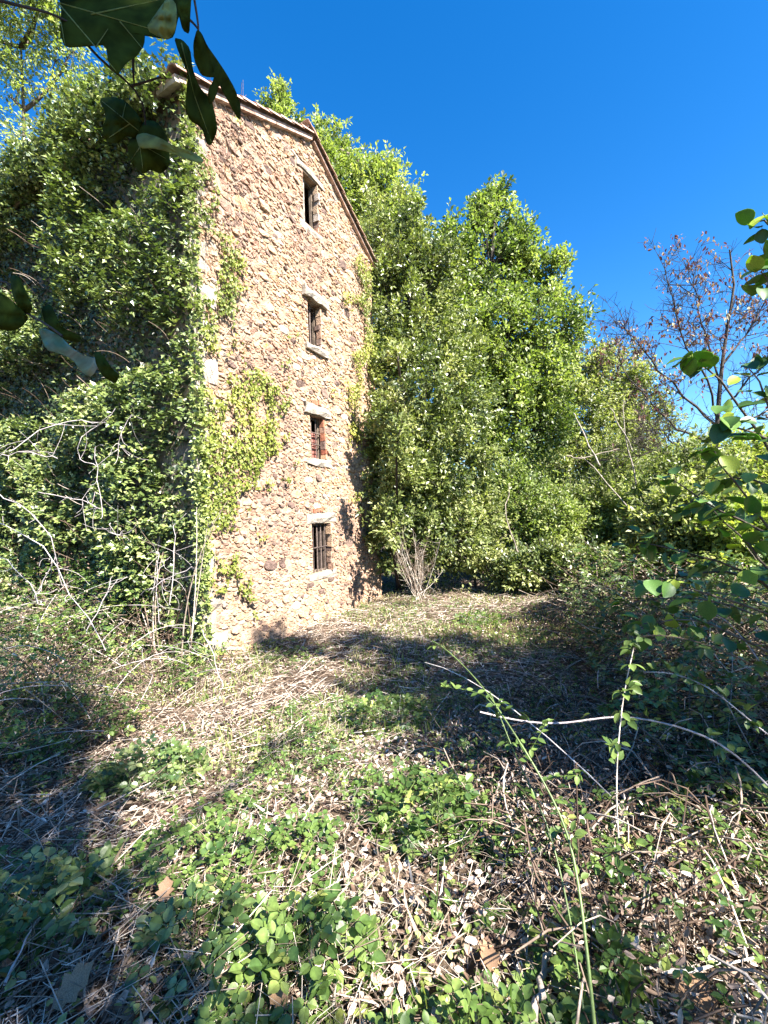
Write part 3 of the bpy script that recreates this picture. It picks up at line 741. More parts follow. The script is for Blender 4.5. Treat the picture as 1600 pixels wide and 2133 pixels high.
make_tree('poplar_tree', 'thin treetop poking up over the tiled roof edge', 'tree', at(590, 1200, 19)[:2],
    [blob(578, 225, 19, 18, 34), blob(590, 250, 19, 26, 32), blob(562, 255, 19, 22, 28), blob(585, 330, 19, 35, 70)],
    420, 16, .14, OAK, M['oak_light'], M['bark'], .15, .5, .9)
make_tree('oak_tree', 'broad oak with a pointed outline, tallest of the trees right of the building', 'tree', at(1010, 1210, 15)[:2],
    [blob(1030, 470, 14.5, 36, 56), blob(1030, 432, 14.5, 22, 34), blob(1018, 455, 14.5, 30, 36), blob(1085, 505, 14.5, 42, 42), blob(1010, 560, 14.5, 70, 80), blob(1085, 570, 14.5, 34, 36), blob(930, 580, 14.2, 50, 90), blob(940, 720, 13.8, 85, 110), blob(1050, 720, 14.2, 90, 95), blob(1160, 590, 14.5, 34, 50), blob(1162, 670, 14.5, 52, 58), blob(1130, 740, 14.3, 55, 50), blob(1110, 790, 14, 65, 80), blob(1010, 870, 13.6, 90, 100), blob(1110, 900, 13.8, 70, 80)],
    4300, 16, .13, OAK, M['oak'], M['dark_bark'], .30, .5, .8, branch_frac=.8)
make_tree('hornbeam_tree', 'mid-height rounded tree with pale dead boughs, right of the pointed oak', 'tree', at(1250, 1180, 17)[:2],
    [blob(1205, 785, 17, 50, 45), blob(1262, 785, 17.2, 55, 50), blob(1315, 830, 17, 46, 60), blob(1345, 900, 17, 40, 55), blob(1240, 900, 16.6, 80, 75), blob(1180, 880, 16.6, 60, 80), blob(1310, 960, 16.6, 55, 70), blob(1220, 1010, 16, 90, 80)],
    3000, 16, .13, DIAMOND, M['mid_green'], M['bark'], .22, .5, .5, branch_frac=.7)
# undergrowth shrubs
shr = [(985, 1080, 11.4, 70, 100, 'mid_green', 'dusty green shrub at the foot of the evergreen'), (1070, 1060, 12.2, 80, 110, 'oak', 'deep green shrub behind the clearing, under the pointed oak'),
       (1160, 1090, 11.6, 75, 100, 'oak_light', 'light green shrub in the middle of the hedge behind the clearing'), (1245, 1080, 12.4, 85, 115, 'mid_green', 'loose twiggy shrub below the rounded tree'),
       (1330, 1080, 11.0, 70, 110, 'oak_light', 'pale leafy shrub below the red-leaved tree'), (1110, 1180, 10.6, 85, 55, 'laurel', 'low dark shrub along the back edge of the clearing'),
       (1240, 1190, 9.8, 80, 60, 'laurel', 'low bramble-like shrub at the right end of the clearing'), (1440, 1060, 9.5, 95, 150, 'mid_green', 'tall green shrub under the bare branches on the right'), (1560, 1150, 6.2, 90, 90, 'yellow_green', 'bright leafy shrub nearest the right edge behind the hazel leaves'), (1400, 1120, 7.0, 80, 90, 'mid_green', 'twiggy green shrub rising from the bramble mound'), (1290, 1010, 13.5, 80, 110, 'mid_green', 'tall leafy shrub between the rounded tree and the red-leaved tree'), (1400, 1010, 14, 80, 90, 'oak_light', 'light shrub screening the base of the red-leaved tree'),
       (1565, 1010, 10.5, 95, 150, 'yellow_green', 'yellow-green sunlit shrub at the right edge'), (1370, 1180, 8.2, 70, 80, 'laurel', 'shaded shrub just above the bramble mound'), (1500, 1190, 7.6, 90, 80, 'laurel', 'shaded shrub right of the others above the bramble mound')]
for k, (px, py, d, rw, rh, mn, lab) in enumerate(shr):
    b = at(px, py, d)
    bl = [blob(px+rnd.uniform(-.3, .3)*rw, py+rnd.uniform(-.35, .3)*rh, d+rnd.uniform(-.3, .3), rw*rnd.uniform(.45, .62), rh*rnd.uniform(.4, .6)) for _ in range(5)] + [blob(px, py+.35*rh, d, rw*.8, rh*.6)]
    make_tree('shrub', lab, 'shrub', b[:2], bl, 1250, 13, .095, DIAMOND, M[mn], M['bark'], .05, .34, .55, group='shrubs round the clearing', branch_frac=.5, shell=.25, spread=.3)
# filler trees behind, closing the horizon
back = [(1120, 1020, 22, 130, 120, 'oak', 'leafy tree far behind the pointed oak'), (1330, 1040, 24, 130, 90, 'mid_green', 'hazy green tree low in the gap behind the red-leaved tree'), (1500, 990, 22, 110, 90, 'mid_green', 'leafy tree behind the red-leaved tree'),
        (1640, 1000, 20, 90, 110, 'yellow_green', 'yellowing tree cut off by the right edge'), (960, 1050, 20, 120, 120, 'oak', 'dark leafy tree behind the evergreen')]
for (px, py, d, rw, rh, mn, lab) in back:
    bl = [blob(px+rnd.uniform(-.4, .4)*rw, py+rnd.uniform(-.4, .4)*rh, d, rw*.5, rh*.5) for _ in range(6)]+[blob(px, py+rh*.6, d, rw*.9, rh*.7)]
    make_tree('tree', lab, 'tree', at(px, py, d)[:2], bl, 1300, 14, .17, DIAMOND, M[mn], M['bark'], .15, .6, .5, group='trees closing the view behind the clearing', branch_frac=.4, shell=.2, spread=.3)
# far wood all round
def far_wood():
    N = 26000; a = RNG.uniform(-math.pi, math.pi, N); r = RNG.uniform(32, 45, N)
    h = RNG.random(N)*(3.2+2.0*noise(np.stack([np.cos(a)*6, np.sin(a)*6], -1), 2, 77)); p = np.stack([r*np.sin(a), r*np.cos(a)+5, h-.2], -1)
    o = scatter('far_wood', DIAMOND, p, RNG.normal(0, 1, (N, 3)), UP+RNG.normal(0, .6, (N, 3)), .65+.4*RNG.random(N), M['mid_green']); setp(o, 'distant green wood ringing the clearing', 'wood', kind='stuff')
far_wood()

# sparse russet tree, right: explicit skeleton
def sparse_tree():
    d = 11.0; base = at(1492, 1180, d); root = empty('robinia_tree', (base[0], base[1], float(ground_z(base[0], base[1]))), 'sparse tree with thin dark branches and scattered reddish brown leaves', 'tree')
    pl = lambda L: np.array([at(x, y, d+dd) for x, y, dd in L])
    tr = [[(1492, 1200, 0), (1495, 1000, 0), (1493, 900, 0), (1500, 800, 0), (1512, 700, .1), (1530, 600, .1), (1520, 520, .1)]]
    limbs = [[(1497, 880, 0), (1475, 800, -.2), (1440, 740, -.4), (1400, 640, -.6), (1385, 560, -.7)], [(1497, 890, 0), (1430, 830, .3), (1360, 760, .5), (1320, 700, .6), (1285, 680, .6)],
             [(1495, 930, 0), (1420, 900, .2), (1360, 840, .1), (1310, 790, 0), (1290, 740, 0)], [(1500, 800, 0), (1470, 700, .4), (1450, 620, .5), (1440, 560, .6)], [(1505, 760, .1), (1550, 700, .3), (1590, 640, .4), (1620, 560, .5)],
             [(1498, 860, 0), (1560, 790, -.3), (1610, 740, -.5), (1660, 700, -.5)], [(1493, 980, 0), (1420, 940, -.3), (1380, 900, -.5), (1350, 905, -.6)], [(1480, 1000, 0), (1420, 960, .2), (1370, 940, .3), (1300, 950, .3)], [(1500, 900, 0), (1560, 870, .2), (1620, 850, .3), (1680, 800, .2)]]
    def resamp(P, K):
        P = np.asarray(P); s = np.linspace(0, len(P)-1, K); i = np.minimum(s.astype(int), len(P)-2); f = (s-i)[:, None]; return P[i]*(1-f)+P[i+1]*f
    T = np.array([resamp(pl(tr[0]), 14)]); Lm = np.array([resamp(pl(l), 12) for l in limbs]); Lm[:, 1:-1] += RNG.normal(0, .035, Lm[:, 1:-1].shape)
    tubes('trunk', T, np.linspace(.075, .018, 14)[None], M['dark_bark'], root, 8)
    ng = [Lm]; nr = [np.linspace(.035, .010, 12)[None]*np.ones((len(Lm), 1))]
    src = np.concatenate([Lm, resamp(pl(tr[0]), 12)[None]])
    n2 = 380; li = RNG.integers(0, len(src), n2); ki = RNG.integers(3, 12, n2); A = src[li, ki]
    dv = unit(unit(A-src[li, 0]+1e-3)*.5+UP*.25+RNG.normal(0, .5, (n2, 3))); B = A+dv*(.35+.7*RNG.random((n2, 1))); P2 = arcs(A, B, 6, .08); ng.append(P2); nr.append(np.linspace(.009, .004, 6)[None]*np.ones((n2, 1)))
    n3 = 2400; li = RNG.integers(0, n2, n3); ki = RNG.integers(2, 6, n3); A = P2[li, ki]; dv = unit(unit(P2[li, -1]-P2[li, 0])*.5+RNG.normal(0, .6, (n3, 3))); B = A+dv*(.12+.3*RNG.random((n3, 1))); P3 = arcs(A, B, 4, .03)
    ng.append(P3); nr.append(np.linspace(.006, .003, 4)[None]*np.ones((n3, 1)))
    tubes('branches', ng, nr, M['dark_bark'], root, 4)
    tip = P3[:, -1]; tip = tip[RNG.random(len(tip)) < .03+.38*sstep(3.4, 5.5, tip[:, 2])]; m = 4
    tip = tip[noise(tip, .9, 17) > .34]
    pos = np.repeat(tip, m, 0)+RNG.normal(0, .05, (len(tip)*m, 3)); dd = unit(-UP*1.0+RNG.normal(0, .5, pos.shape)); 
    setp(scatter('leaves', OVATE, pos, dd, RNG.normal(0, 1, pos.shape), .07+.06*RNG.random(len(pos)), M['russet'], root, None, .75), kind='stuff')
    return root
sparse_tree()
# trees at the top left, behind the ivy wall
make_tree('willow_tree', 'feathery light green tree at the top left, rising behind the ivy', 'tree', (-11.5, 12.5),
    [blob(75, 45, 12.5, 60, 45), blob(140, 130, 12.8, 50, 50), blob(20, 200, 12.5, 40, 55), blob(165, 225, 12.5, 40, 35), blob(-60, 60, 12.5, 60, 90), blob(60, 300, 12.5, 60, 40), blob(100, -30, 12, 60, 40)],
    620, 20, .11, DIAMOND, M['oak_light'], M['bark'], .16, .75, -.5, spread=.3, branch_frac=.6, shell=.2)

# pale dead boughs in front of the hedge
dead = empty('fallen_bough', at(1200, 1150, 11)*np.array([1, 1, 0]), 'pale leafless crooked boughs leaning among the shrubs behind the clearing', 'dead branch')
def pxpath(L, K=10):
    P = np.array([at(*q) for q in L])
    for _ in range(3):
        if len(P) > 2: P = np.concatenate([P[:1], np.stack([P[:-1]*.75+P[1:]*.25, P[:-1]*.25+P[1:]*.75], 1).reshape(-1, 3), P[-1:]])
    s = np.linspace(0, len(P)-1, K); i = np.minimum(s.astype(int), len(P)-2); f = (s-i)[:, None]; return P[i]*(1-f)+P[i+1]*f
bl = [[(1325, 1010, 10.5), (1300, 900, 10.6), (1298, 830, 10.7)], [(1318, 940, 10.5), (1290, 880, 10.3), (1270, 850, 10.2)], [(1250, 970, 10), (1215, 905, 10.2), (1195, 860, 10.3)], [(1340, 1130, 9.8), (1300, 1040, 10), (1210, 950, 10.2)], [(1080, 1150, 10), (1050, 1080, 10.2), (1060, 1010, 10.4)], [(1180, 950, 10), (1230, 955, 10), (1290, 935, 10.2)]]
P = np.array([pxpath(l, 9) for l in bl]); P[:, 1:-1] += RNG.normal(0, .022, P[:, 1:-1].shape)
for q in P: tubes('bough', q[None], np.linspace(.02, .007, 9)[None], M['pale_bark'], dead, 6)

# ------------------------------------------------------------------ shade trees beyond the frame (behind and right of the viewer)
def sh(gx, gy, z, r): return (gx+SUN_H[0]/math.tan(SUN_EL)*z, gy+SUN_H[1]/math.tan(SUN_EL)*z, z, r, r, r*.7)
make_tree('oak_tree', 'leafy oak standing to the right of the viewer whose shade dapples the clearing', 'tree', (8.2, -2.6),
    [sh(1.6, 4.4, 7.2, .75), sh(1.2, 3.5, 7.2, .5), sh(2.6, 5.2, 7.0, .6), sh(2.2, 3.6, 7.2, .7), sh(2.1, 2.7, 7.2, .45), sh(1.3, 2.6, 7.0, .35), sh(-1.2, 6.5, 8.8, .32), sh(-.2, 6.6, 8.8, .3), sh(.7, 5.9, 8.8, .4), sh(1.6, 6.4, 8.6, .3), sh(.2, 4.7, 8.2, .2)],
    2600, 12, .09, DIAMOND, M['oak'], M['bark'], .2, .35, .4, shell=.0, spread=.45, clump=3)
make_tree('oak_tree', 'overhanging tree behind the viewer shading the lower left of the clearing', 'tree', (0.8, -5.0),
    [sh(-1.5, 1.5, 5.8, .34), sh(-2.0, 2.8, 6.0, .26), sh(-1.3, .8, 5.6, .40), sh(-3.3, 3.9, 6.6, .40), sh(-2.8, 1.9, 5.8, .5), sh(-.1, .75, 5.6, .24), sh(.75, 1.3, 5.8, .16), sh(-.6, 3.4, 6.6, .05), sh(-4.6, 4.4, 6.9, .5), sh(-1.95, 2.2, 5.2, .36), sh(-1.0, 1.25, 5.6, .3), sh(-.5, .7, 5.4, .3), sh(-2.6, 3.2, 6.2, .4)],
    1100, 12, .09, DIAMOND, M['oak'], M['bark'], .12, .35, .4, shell=.0, spread=.45, clump=3)

# ------------------------------------------------------------------ ground cover
def polar(N, r0=.7, r1=13, amax=75):
    r = r0+(r1-r0)*RNG.random(N); a = rad(amax)*(2*RNG.random(N)-1); return r*np.sin(a), r*np.cos(a)
def outside_tower(x, y):
    p = np.stack([x-O[0], y-O[1]], -1); u = p @ D[:2]; b = p @ BACK[:2]; return ~((u > -.02) & (u < WL+.02) & (b > -.02) & (b < DEPTH))
def gpts(N, **k):
    x, y = polar(N, **k); m = outside_tower(x, y); x, y = x[m], y[m]; return x, y
# dry leaf litter
x, y = gpts(62000); N = len(x); z = ground_z(x, y); p = np.stack([x, y, z+.01+.05*RNG.random(N)], -1)
o = scatter('leaf_litter', CURL, p, np.stack([RNG.normal(0, 1, N), RNG.normal(0, 1, N), RNG.normal(0, .3, N)], -1), UP+RNG.normal(0, .35, (N, 3)), .016+.034*RNG.random(N), M['litter'], None, np.clip(noise(p, .8, 41)*.7+RNG.normal(.16, .28, N), 0, 1))
setp(o, 'dry brown and beige leaf litter covering the ground', 'leaf litter', kind='stuff')
# straw and thin twigs
x, y = gpts(48000); N = len(x); z = ground_z(x, y); A = np.stack([x, y, z+.01+.06*RNG.random(N)], -1); a = RNG.random(N)*6.28; L = .08+.28*RNG.random(N)**2*1.3
k = noise(A, .7, 51) > .33; A, a, L = A[k], a[k], L[k]; N = len(A)
B = A+np.stack([np.cos(a)*L, np.sin(a)*L, RNG.normal(0, .12, N)*L*1.5], -1); B[:, 2] = np.maximum(B[:, 2], ground_z(B[:, 0], B[:, 1])+.005)
o = tubes('straw', arcs(A, B, 2, .015), .0011+.0014*RNG.random((N, 1))**2+.00025*A[:, 1:2].clip(0, 8), M['straw'], None, 3); setp(o, 'dry grass stalks and thin twigs strewn over the clearing', 'dry grass', kind='stuff')
x, y = gpts(15000, r0=.6, r1=4.2); N = len(x); A = np.stack([x, y, ground_z(x, y)+.02+.07*RNG.random(N)], -1); a = RNG.random(N)*6.28; L = .04+.22*RNG.random(N)**2; B = A+np.stack([np.cos(a)*L, np.sin(a)*L, RNG.normal(0, .2, N)*L], -1)
o = tubes('straw', arcs(A, B, 3, .02), .0006+.001*RNG.random((N, 1))**2, M['straw'], None, 3); setp(o, 'finer broken straw and stalks in the near foreground', 'dry grass', kind='stuff')
# short grass tufts at the foot of the wall and far side
x, y = gpts(26000, r0=3.5, r1=12.5, amax=50); p = np.stack([x, y], -1); k = noise(p, .9, 61) > .5; x, y = x[k], y[k]; N = len(x)
p = np.stack([x, y, ground_z(x, y)], -1); o = scatter('grass', DIAMOND, p, UP+RNG.normal(0, .5, (N, 3)), RNG.normal(0, 1, (N, 3)), .05+.1*RNG.random(N), M['grass'], None, None, .18); setp(o, 'short pale green grass on the clearing floor', 'grass', kind='stuff')
x, y = gpts(5000, r0=.7, r1=4.5); p = np.stack([x, y], -1); k = noise(p, 1.7, 161) > .6; x, y = x[k], y[k]; N = len(x)
p = np.stack([x, y, ground_z(x, y)], -1); o = scatter('dry_blades', DIAMOND, p, UP*.4+RNG.normal(0, .6, (N, 3)), RNG.normal(0, 1, (N, 3)), .05+.12*RNG.random(N), M['straw'], None, None, .045); setp(o, 'thin dry blades among the near brambles', 'dry grass', kind='stuff')
x, y = gpts(9000, r0=.7, r1=5); p = np.stack([x, y], -1); k = noise(p, 2.3, 171) > .6; x, y = x[k], y[k]; N = len(x)
p = np.stack([x, y, ground_z(x, y)+.02+.06*RNG.random(N)], -1); o = scatter('small_weeds', OVATE, p, RNG.normal(0, 1, (N, 3))*np.array([1, 1, .4]), UP+RNG.normal(0, .4, (N, 3)), .015+.02*RNG.random(N), M['oak_light'], None, None, 1.3); setp(o, 'tiny round-leaved weeds between the brambles', 'weeds', kind='stuff')
# bramble ground cover
def cover(N, name, label, thr, hmin, hmax, size, mt, seed, scale=.75, tm=None, **kw):
    x, y = gpts(N, **kw); q = np.stack([x, y], -1); nz = noise(q, scale, seed)*.7+noise(q, scale*3, seed+1)*.3; k = nz > thr+.08*RNG.normal(0, 1, len(x)); x, y, nz = x[k], y[k], nz[k]; N = len(x)
    # keep a strip before the wall barer
    h = hmin+(hmax-hmin)*RNG.random(N)*np.clip((nz-thr)*5, .15, 1)
    p = np.stack([x, y, ground_z(x, y)+h], -1); d = unit(np.stack([RNG.normal(0, 1, N), RNG.normal(0, 1, N), RNG.normal(.15, .35, N)], -1)); n = unit(UP+SUNV*.3+RNG.normal(0, .38, (N, 3)))
    tone = np.clip(.45+.3*(noise(q[k], 1.5, seed+5)-.5)+RNG.normal(0, .22, N), 0, 1)
    o = scatter(name, tm, p, d, n, size*(.55+.8*RNG.random(N)), M[mt], None, tone)
    o.data.polygons.foreach_set('use_smooth', np.full(len(o.data.polygons), tm is TRID, bool)); setp(o, label, 'ground cover', kind='stuff'); return p
P1 = cover(42000, 'bramble_cover', 'low green bramble leaves spreading over the clearing floor', .475, .01, .13, .052, 'bramble', 70, 1.3, TRI, r0=2.2, r1=10)
P2 = cover(10500, 'bramble_cover', 'larger bramble leaves in the near foreground', .55, .03, .20, .055, 'bramble', 90, 2.0, TRID, r0=.75, r1=2.8)
# their trailing stems
k = RNG.choice(len(P1), 2000); A = P1[k]; a = RNG.random(2000)*6.28; L = .15+.4*RNG.random(2000); B = A+np.stack([np.cos(a)*L, np.sin(a)*L, -.05*RNG.random(2000)], -1); B[:, 2] = np.maximum(B[:, 2], ground_z(B[:, 0], B[:, 1])+.01)
o = tubes('trailing_stems', arcs(A, B, 4, .04), .0016, M['dead_cane'], None, 3); setp(o, 'thin trailing bramble stems among the ground leaves', 'stems', kind='stuff')

def plant_clump(name, label, cat, px, py, r, h, n, size, mt, zoff=0, tm=TRID):
    g_ = ground_at(px, py, float(-.3)); 
    for _ in range(6): g_ = ground_at(px, py, float(ground_z(g_[0], g_[1])))
    root = empty(name, g_, label, cat, 'leafy clumps on the clearing floor')
    th = RNG.random(n)*6.28; rr = r*np.sqrt(RNG.random(n)); x = g_[0]+rr*np.cos(th); y = g_[1]+rr*np.sin(th); hh = h*RNG.random(n)**.7*(1-(rr/r)**2*.7)
    p = np.stack([x, y, ground_z(x, y)+hh], -1); d = unit(np.stack([np.cos(th), np.sin(th), RNG.normal(.1, .4, n)], -1)+RNG.normal(0, .4, (n, 3)))
    setp(scatter('leaves', tm, p, d, UP+RNG.normal(0, .35, (n, 3)), size*(.7+.6*RNG.random(n)), M[mt], root), kind='stuff')
    ns = n//4; A = np.stack([np.full(ns, g_[0]), np.full(ns, g_[1]), np.full(ns, g_[2])], -1)+RNG.normal(0, r*.3, (ns, 3))*np.array([1, 1, 0]); setp(tubes('stems', arcs(A, p[:ns], 4, .03), .0022, M['green_cane'], root, 4), kind='stuff')
for args in [(310, 1640, .36, .30, 260, .085, 'bramble_dark', 'rounded clump of fresh bramble leaves left of centre'), (640, 2030, .22, .22, 150, .08, 'bramble', 'bramble clump at the bottom edge, left of the middle'),
             (60, 1960, .25, .3, 150, .085, 'bramble_dark', 'shaded leafy clump in the bottom left corner'), (900, 1720, .3, .25, 160, .08, 'bramble', 'bright leafy clump in the lower middle'), (420, 1990, .2, .2, 110, .08, 'bramble_dark', 'shaded bramble clump near the bottom, left'),
             (1230, 2080, .16, .2, 90, .08, 'bramble', 'leafy clump at the foot of the green shoots'), (1000, 1300, .5, .2, 200, .08, 'bramble', 'low green clump on the far part of the clearing'), (800, 1500, .5, .22, 260, .08, 'bramble', 'bright green bramble patch in front of the building'),
             (90, 1480, .35, .35, 220, .085, 'bramble_dark', 'dark bramble clump at the left edge')]:
    plant_clump('bramble_clump', args[7], 'bramble', args[0], args[1], args[2], args[3], args[4], args[5], args[6])

# ------------------------------------------------------------------ bramble thickets
def thicket(label, fn_pos, ncane, nleaf_dead, nleaf, hgt, mtleaf, cane_len=(.5, 1.3), npale=30, size=.10, archup=.3):
    X, Y = fn_pos(1); base = (X[0], Y[0], float(ground_z(X[0], Y[0])))
    root = empty('bramble_thicket', base, label, 'bramble')
    x, y = fn_pos(ncane); A = np.stack([x, y, ground_z(x, y)+hgt(x, y)*RNG.random(ncane)*.6], -1); a = RNG.random(ncane)*6.28; L = cane_len[0]+(cane_len[1]-cane_len[0])*RNG.random(ncane)
    B = A+np.stack([np.cos(a)*L*.7, np.sin(a)*L*.7, RNG.normal(.12, .35, ncane)*L], -1); B[:, 2] = np.clip(B[:, 2], ground_z(B[:, 0], B[:, 1])+.01, ground_z(B[:, 0], B[:, 1])+hgt(B[:, 0], B[:, 1])*1.15+.05)
    setp(tubes('canes', arcs(A, B, 5, .08, UP*.12), (.0018+.003*RNG.random((ncane, 1))), M['dead_cane'], root, 3), kind='stuff')
    x, y = fn_pos(npale); A = np.stack([x, y, ground_z(x, y)+hgt(x, y)*.5], -1); a = RNG.random(npale)*6.28; L = .5+1.0*RNG.random(npale); B = A+np.stack([np.cos(a)*L, np.sin(a)*L, RNG.uniform(-.1, .5, npale)], -1)
    for q in arcs(A, B, 8, .08, UP*archup): tubes('arching_cane', q[None], np.linspace(.0045, .002, 8)[None], M['pale_cane'], root, 4)
    x, y = fn_pos(nleaf_dead); p = np.stack([x, y, ground_z(x, y)+hgt(x, y)*RNG.random(nleaf_dead)], -1)
    setp(scatter('dead_leaves', CURL, p, RNG.normal(0, 1, p.shape)-UP*.4, RNG.normal(0, 1, p.shape), .018+.03*RNG.random(nleaf_dead), M['litter'], root, np.clip(RNG.normal(.42, .28, nleaf_dead), 0, 1), .6), kind='stuff')
    x, y = fn_pos(nleaf); p = np.stack([x, y, ground_z(x, y)+hgt(x, y)*(.35+.75*RNG.random(nleaf))], -1); k = noise(p, 1.6, 99) > .42; p = p[k]
    setp(scatter('leaves', TRI, p, RNG.normal(0, 1, p.shape)*np.array([1, 1, .4]), UP+RNG.normal(0, .35, p.shape), size*(.6+.7*RNG.random(len(p))), M[mtleaf], root), kind='stuff')
    return root
def rect(x0, x1, y0, y1, cond=None):
    def f(n):
        X = []; Y = []; c = 0
        while c < n:
            x = RNG.uniform(x0, x1, n*2+8); y = RNG.uniform(y0, y1, n*2+8); k = outside_tower(x, y)
            if cond is not None: k &= cond(x, y)
            X.append(x[k]); Y.append(y[k]); c += k.sum()
        return np.concatenate(X)[:n], np.concatenate(Y)[:n]
    return f
# right-hand mound
thicket('high mound of dead and green brambles filling the right side', rect(1.5, 7.0, 2.0, 7.5, lambda x, y: x > 1.0+.26*y), 4200, 15000, 13000, lambda x, y: .15+1.05*sstep(1.5, 3.3, x)*(.6+.6*noise(np.stack([x, y], -1), .9, 13)), 'bramble_dark')
# near right tangle of dry stems
thicket('low tangle of dry brown stems in the shaded right foreground', rect(.2, 3.2, 1.0, 4.6, lambda x, y: x > .18*y-.15+.25*(3-y).clip(0, 2)), 2600, 15000, 2600, lambda x, y: .10+.22*noise(np.stack([x, y], -1), 1.1, 23), 'bramble', (.2, .6), 1, .065)
# left tangle in front of the ivy
thicket('dry arching bramble tangle against the ivy at the left', rect(-6.2, -2.3, 3.6, 7.4, lambda x, y: (y > 3.3-.35*(x+2.3))), 1100, 2600, 5600, lambda x, y: .25+1.2*sstep(-2.2, -4.0, x)*(.5+.8*noise(np.stack([x, y], -1), .9, 33)), 'bramble', (.3, .9), 34, .075, .2)
thicket('bramble bank with mixed dead leaves at the left edge', rect(-4.6, -2.4, 2.0, 4.2, lambda x, y: x < -1.3-.35*y), 700, 2200, 2000, lambda x, y: .15+.45*noise(np.stack([x, y], -1), 1.1, 43), 'bramble', (.3, .9), 14, .08)

# hanging dead vines before the ivy, arching canes
vn = empty('dead_vine', at(300, 1350, 5.2)*np.array([1, 1, 0])+np.array([0, 0, -.5]), 'pale bare vines hanging in loops over the lower ivy', 'vine')
paths = [[(200, 930, 5), (205, 1000, 5), (212, 1080, 5)], [(20, 940, 4.6), (80, 895, 4.8), (140, 872, 5), (205, 880, 5)], [(205, 880, 5), (165, 910, 5), (160, 960, 5), (200, 970, 5)], [(0, 1090, 4.2), (90, 1130, 4.2), (150, 1240, 4.3), (220, 1355, 4.4)],
         [(0, 1030, 4.2), (60, 1060, 4.2), (110, 1120, 4.2), (130, 1220, 4.3)], [(400, 1180, 5.2), (350, 1200, 5.2), (310, 1230, 5.2)], [(420, 1310, 5.2), (445, 1360, 5.1), (465, 1430, 5)], [(330, 1150, 5.3), (325, 1230, 5.3), (335, 1300, 5.3)],
         [(365, 1090, 5.4), (362, 1180, 5.4), (355, 1260, 5.3)], [(80, 1025, 4.5), (180, 1040, 4.7), (210, 1065, 4.8)], [(230, 1090, 5), (240, 1120, 5), (255, 1110, 5)], [(240, 940, 5.2), (262, 880, 5.2), (275, 865, 5.2)], [(0, 950, 4.5), (60, 940, 4.5), (120, 955, 4.5)],
         [(75, 1250, 4.3), (100, 1180, 4.3), (115, 1160, 4.3)], [(0, 1160, 4.2), (50, 1190, 4.2), (90, 1260, 4.3)], [(180, 1320, 4.5), (220, 1250, 4.6), (235, 1200, 4.6)]]
P = np.array([pxpath(l, 9) for l in paths]); P[:, 1:-1] += RNG.normal(0, .012, P[:, 1:-1].shape)
for q in P: tubes('vine', q[None], .0042, M['pale_cane'], vn, 5)
n = 110; li = RNG.integers(0, len(P), n); A = P[li, RNG.integers(1, 8, n)]; B = A+RNG.normal(0, .14, (n, 3)); setp(tubes('twigs', arcs(A, B, 5, .04), .0022, M['pale_cane'], vn, 3), kind='stuff')
# broom sapling
sap = empty('dry_broom_shrub', at(880, 1240, 9.3)*np.array([1, 1, 0])+np.array([0, 0, -.5]), 'small straw-coloured feathery dry shrub in front of the evergreen', 'shrub')
b0 = at(872, 1245, 9.3); n = 30; A = b0+RNG.normal(0, .05, (n, 3)); B = np.array([at(870+rnd.uniform(-55, 60), 1130+rnd.uniform(-30, 60), 9.3+rnd.uniform(-.4, .4)) for _ in range(n)]); P = arcs(A, B, 6, .08)
li = RNG.integers(0, n, 420); A2 = P[li, RNG.integers(2, 6, 420)]; P2_ = arcs(A2, A2+unit(RNG.normal(0, .5, (420, 3))+UP*.6)*.16, 3, .01)
setp(tubes('stems', [P, P2_], [np.linspace(.005, .0015, 6)[None]*np.ones((n, 1)), .0015*np.ones((420, 3))], M['straw'], sap, 4), kind='stuff')

# ------------------------------------------------------------------ foreground canes and sticks
def leaf_mesh(outline, veins=True, curl=.15, nm='leaf', mt=None):
    """solid curled leaf from a half outline [(halfwidth,y)], returns mesh; length 1 along +Y"""
    V = []; fs = []; m = len(outline)
    for k, (wd, yy) in enumerate(outline):
        zc = -curl*yy*yy
        for s_ in (-1, -.55, 0, .55, 1):
            V.append((wd*s_, yy+ (.02 if abs(s_) == 1 and k % 2 else 0), zc+.25*abs(s_)*wd-(.02 if abs(s_) == .55 and k % 2 else 0)))
    for k in range(m-1):
        for j in range(4): fs.append((k*5+j, k*5+j+1, (k+1)*5+j+1, (k+1)*5+j))
    V = np.array(V); n = len(V); V2 = V.copy(); V2[:, 2] -= .012
    allf = fs+[tuple(reversed([i+n for i in f])) for f in fs]
    # stalk
    b = 2*n; V3 = np.array([(-.012, -.25, .02), (.012, -.25, .02), (.012, .02, 0), (-.012, .02, 0), (-.012, -.25, 0), (.012, -.25, 0), (.012, .02, -.02), (-.012, .02, -.02)])
    allf += [tuple(b+i for i in f) for f in [(0, 1, 2, 3), (7, 6, 5, 4), (0, 4, 5, 1), (1, 5, 6, 2), (2, 6, 7, 3), (3, 7, 4, 0)]]
    VV = np.concatenate([V, V2, V3]); L = [i for f in allf for i in f]; T = [len(f) for f in allf]; St = np.concatenate([[0], np.cumsum(T)[:-1]])
    return mesh_obj(nm, VV, L, St, T, mt, None, {'rnd': np.full(len(VV), .5)}, True, me_only=True)
HAZ = [(0.02, 0), (.22, .06), (.36, .2), (.42, .36), (.41, .52), (.36, .66), (.26, .8), (.12, .92), (.01, 1)]
BRM = [(0.02, 0), (.14, .06), (.25, .2), (.31, .38), (.29, .55), (.22, .72), (.11, .88), (.01, 1)]
def tone_mesh(me, v): me.attributes['rnd'].data.foreach_set('value', np.full(len(me.vertices), v, np.float32))
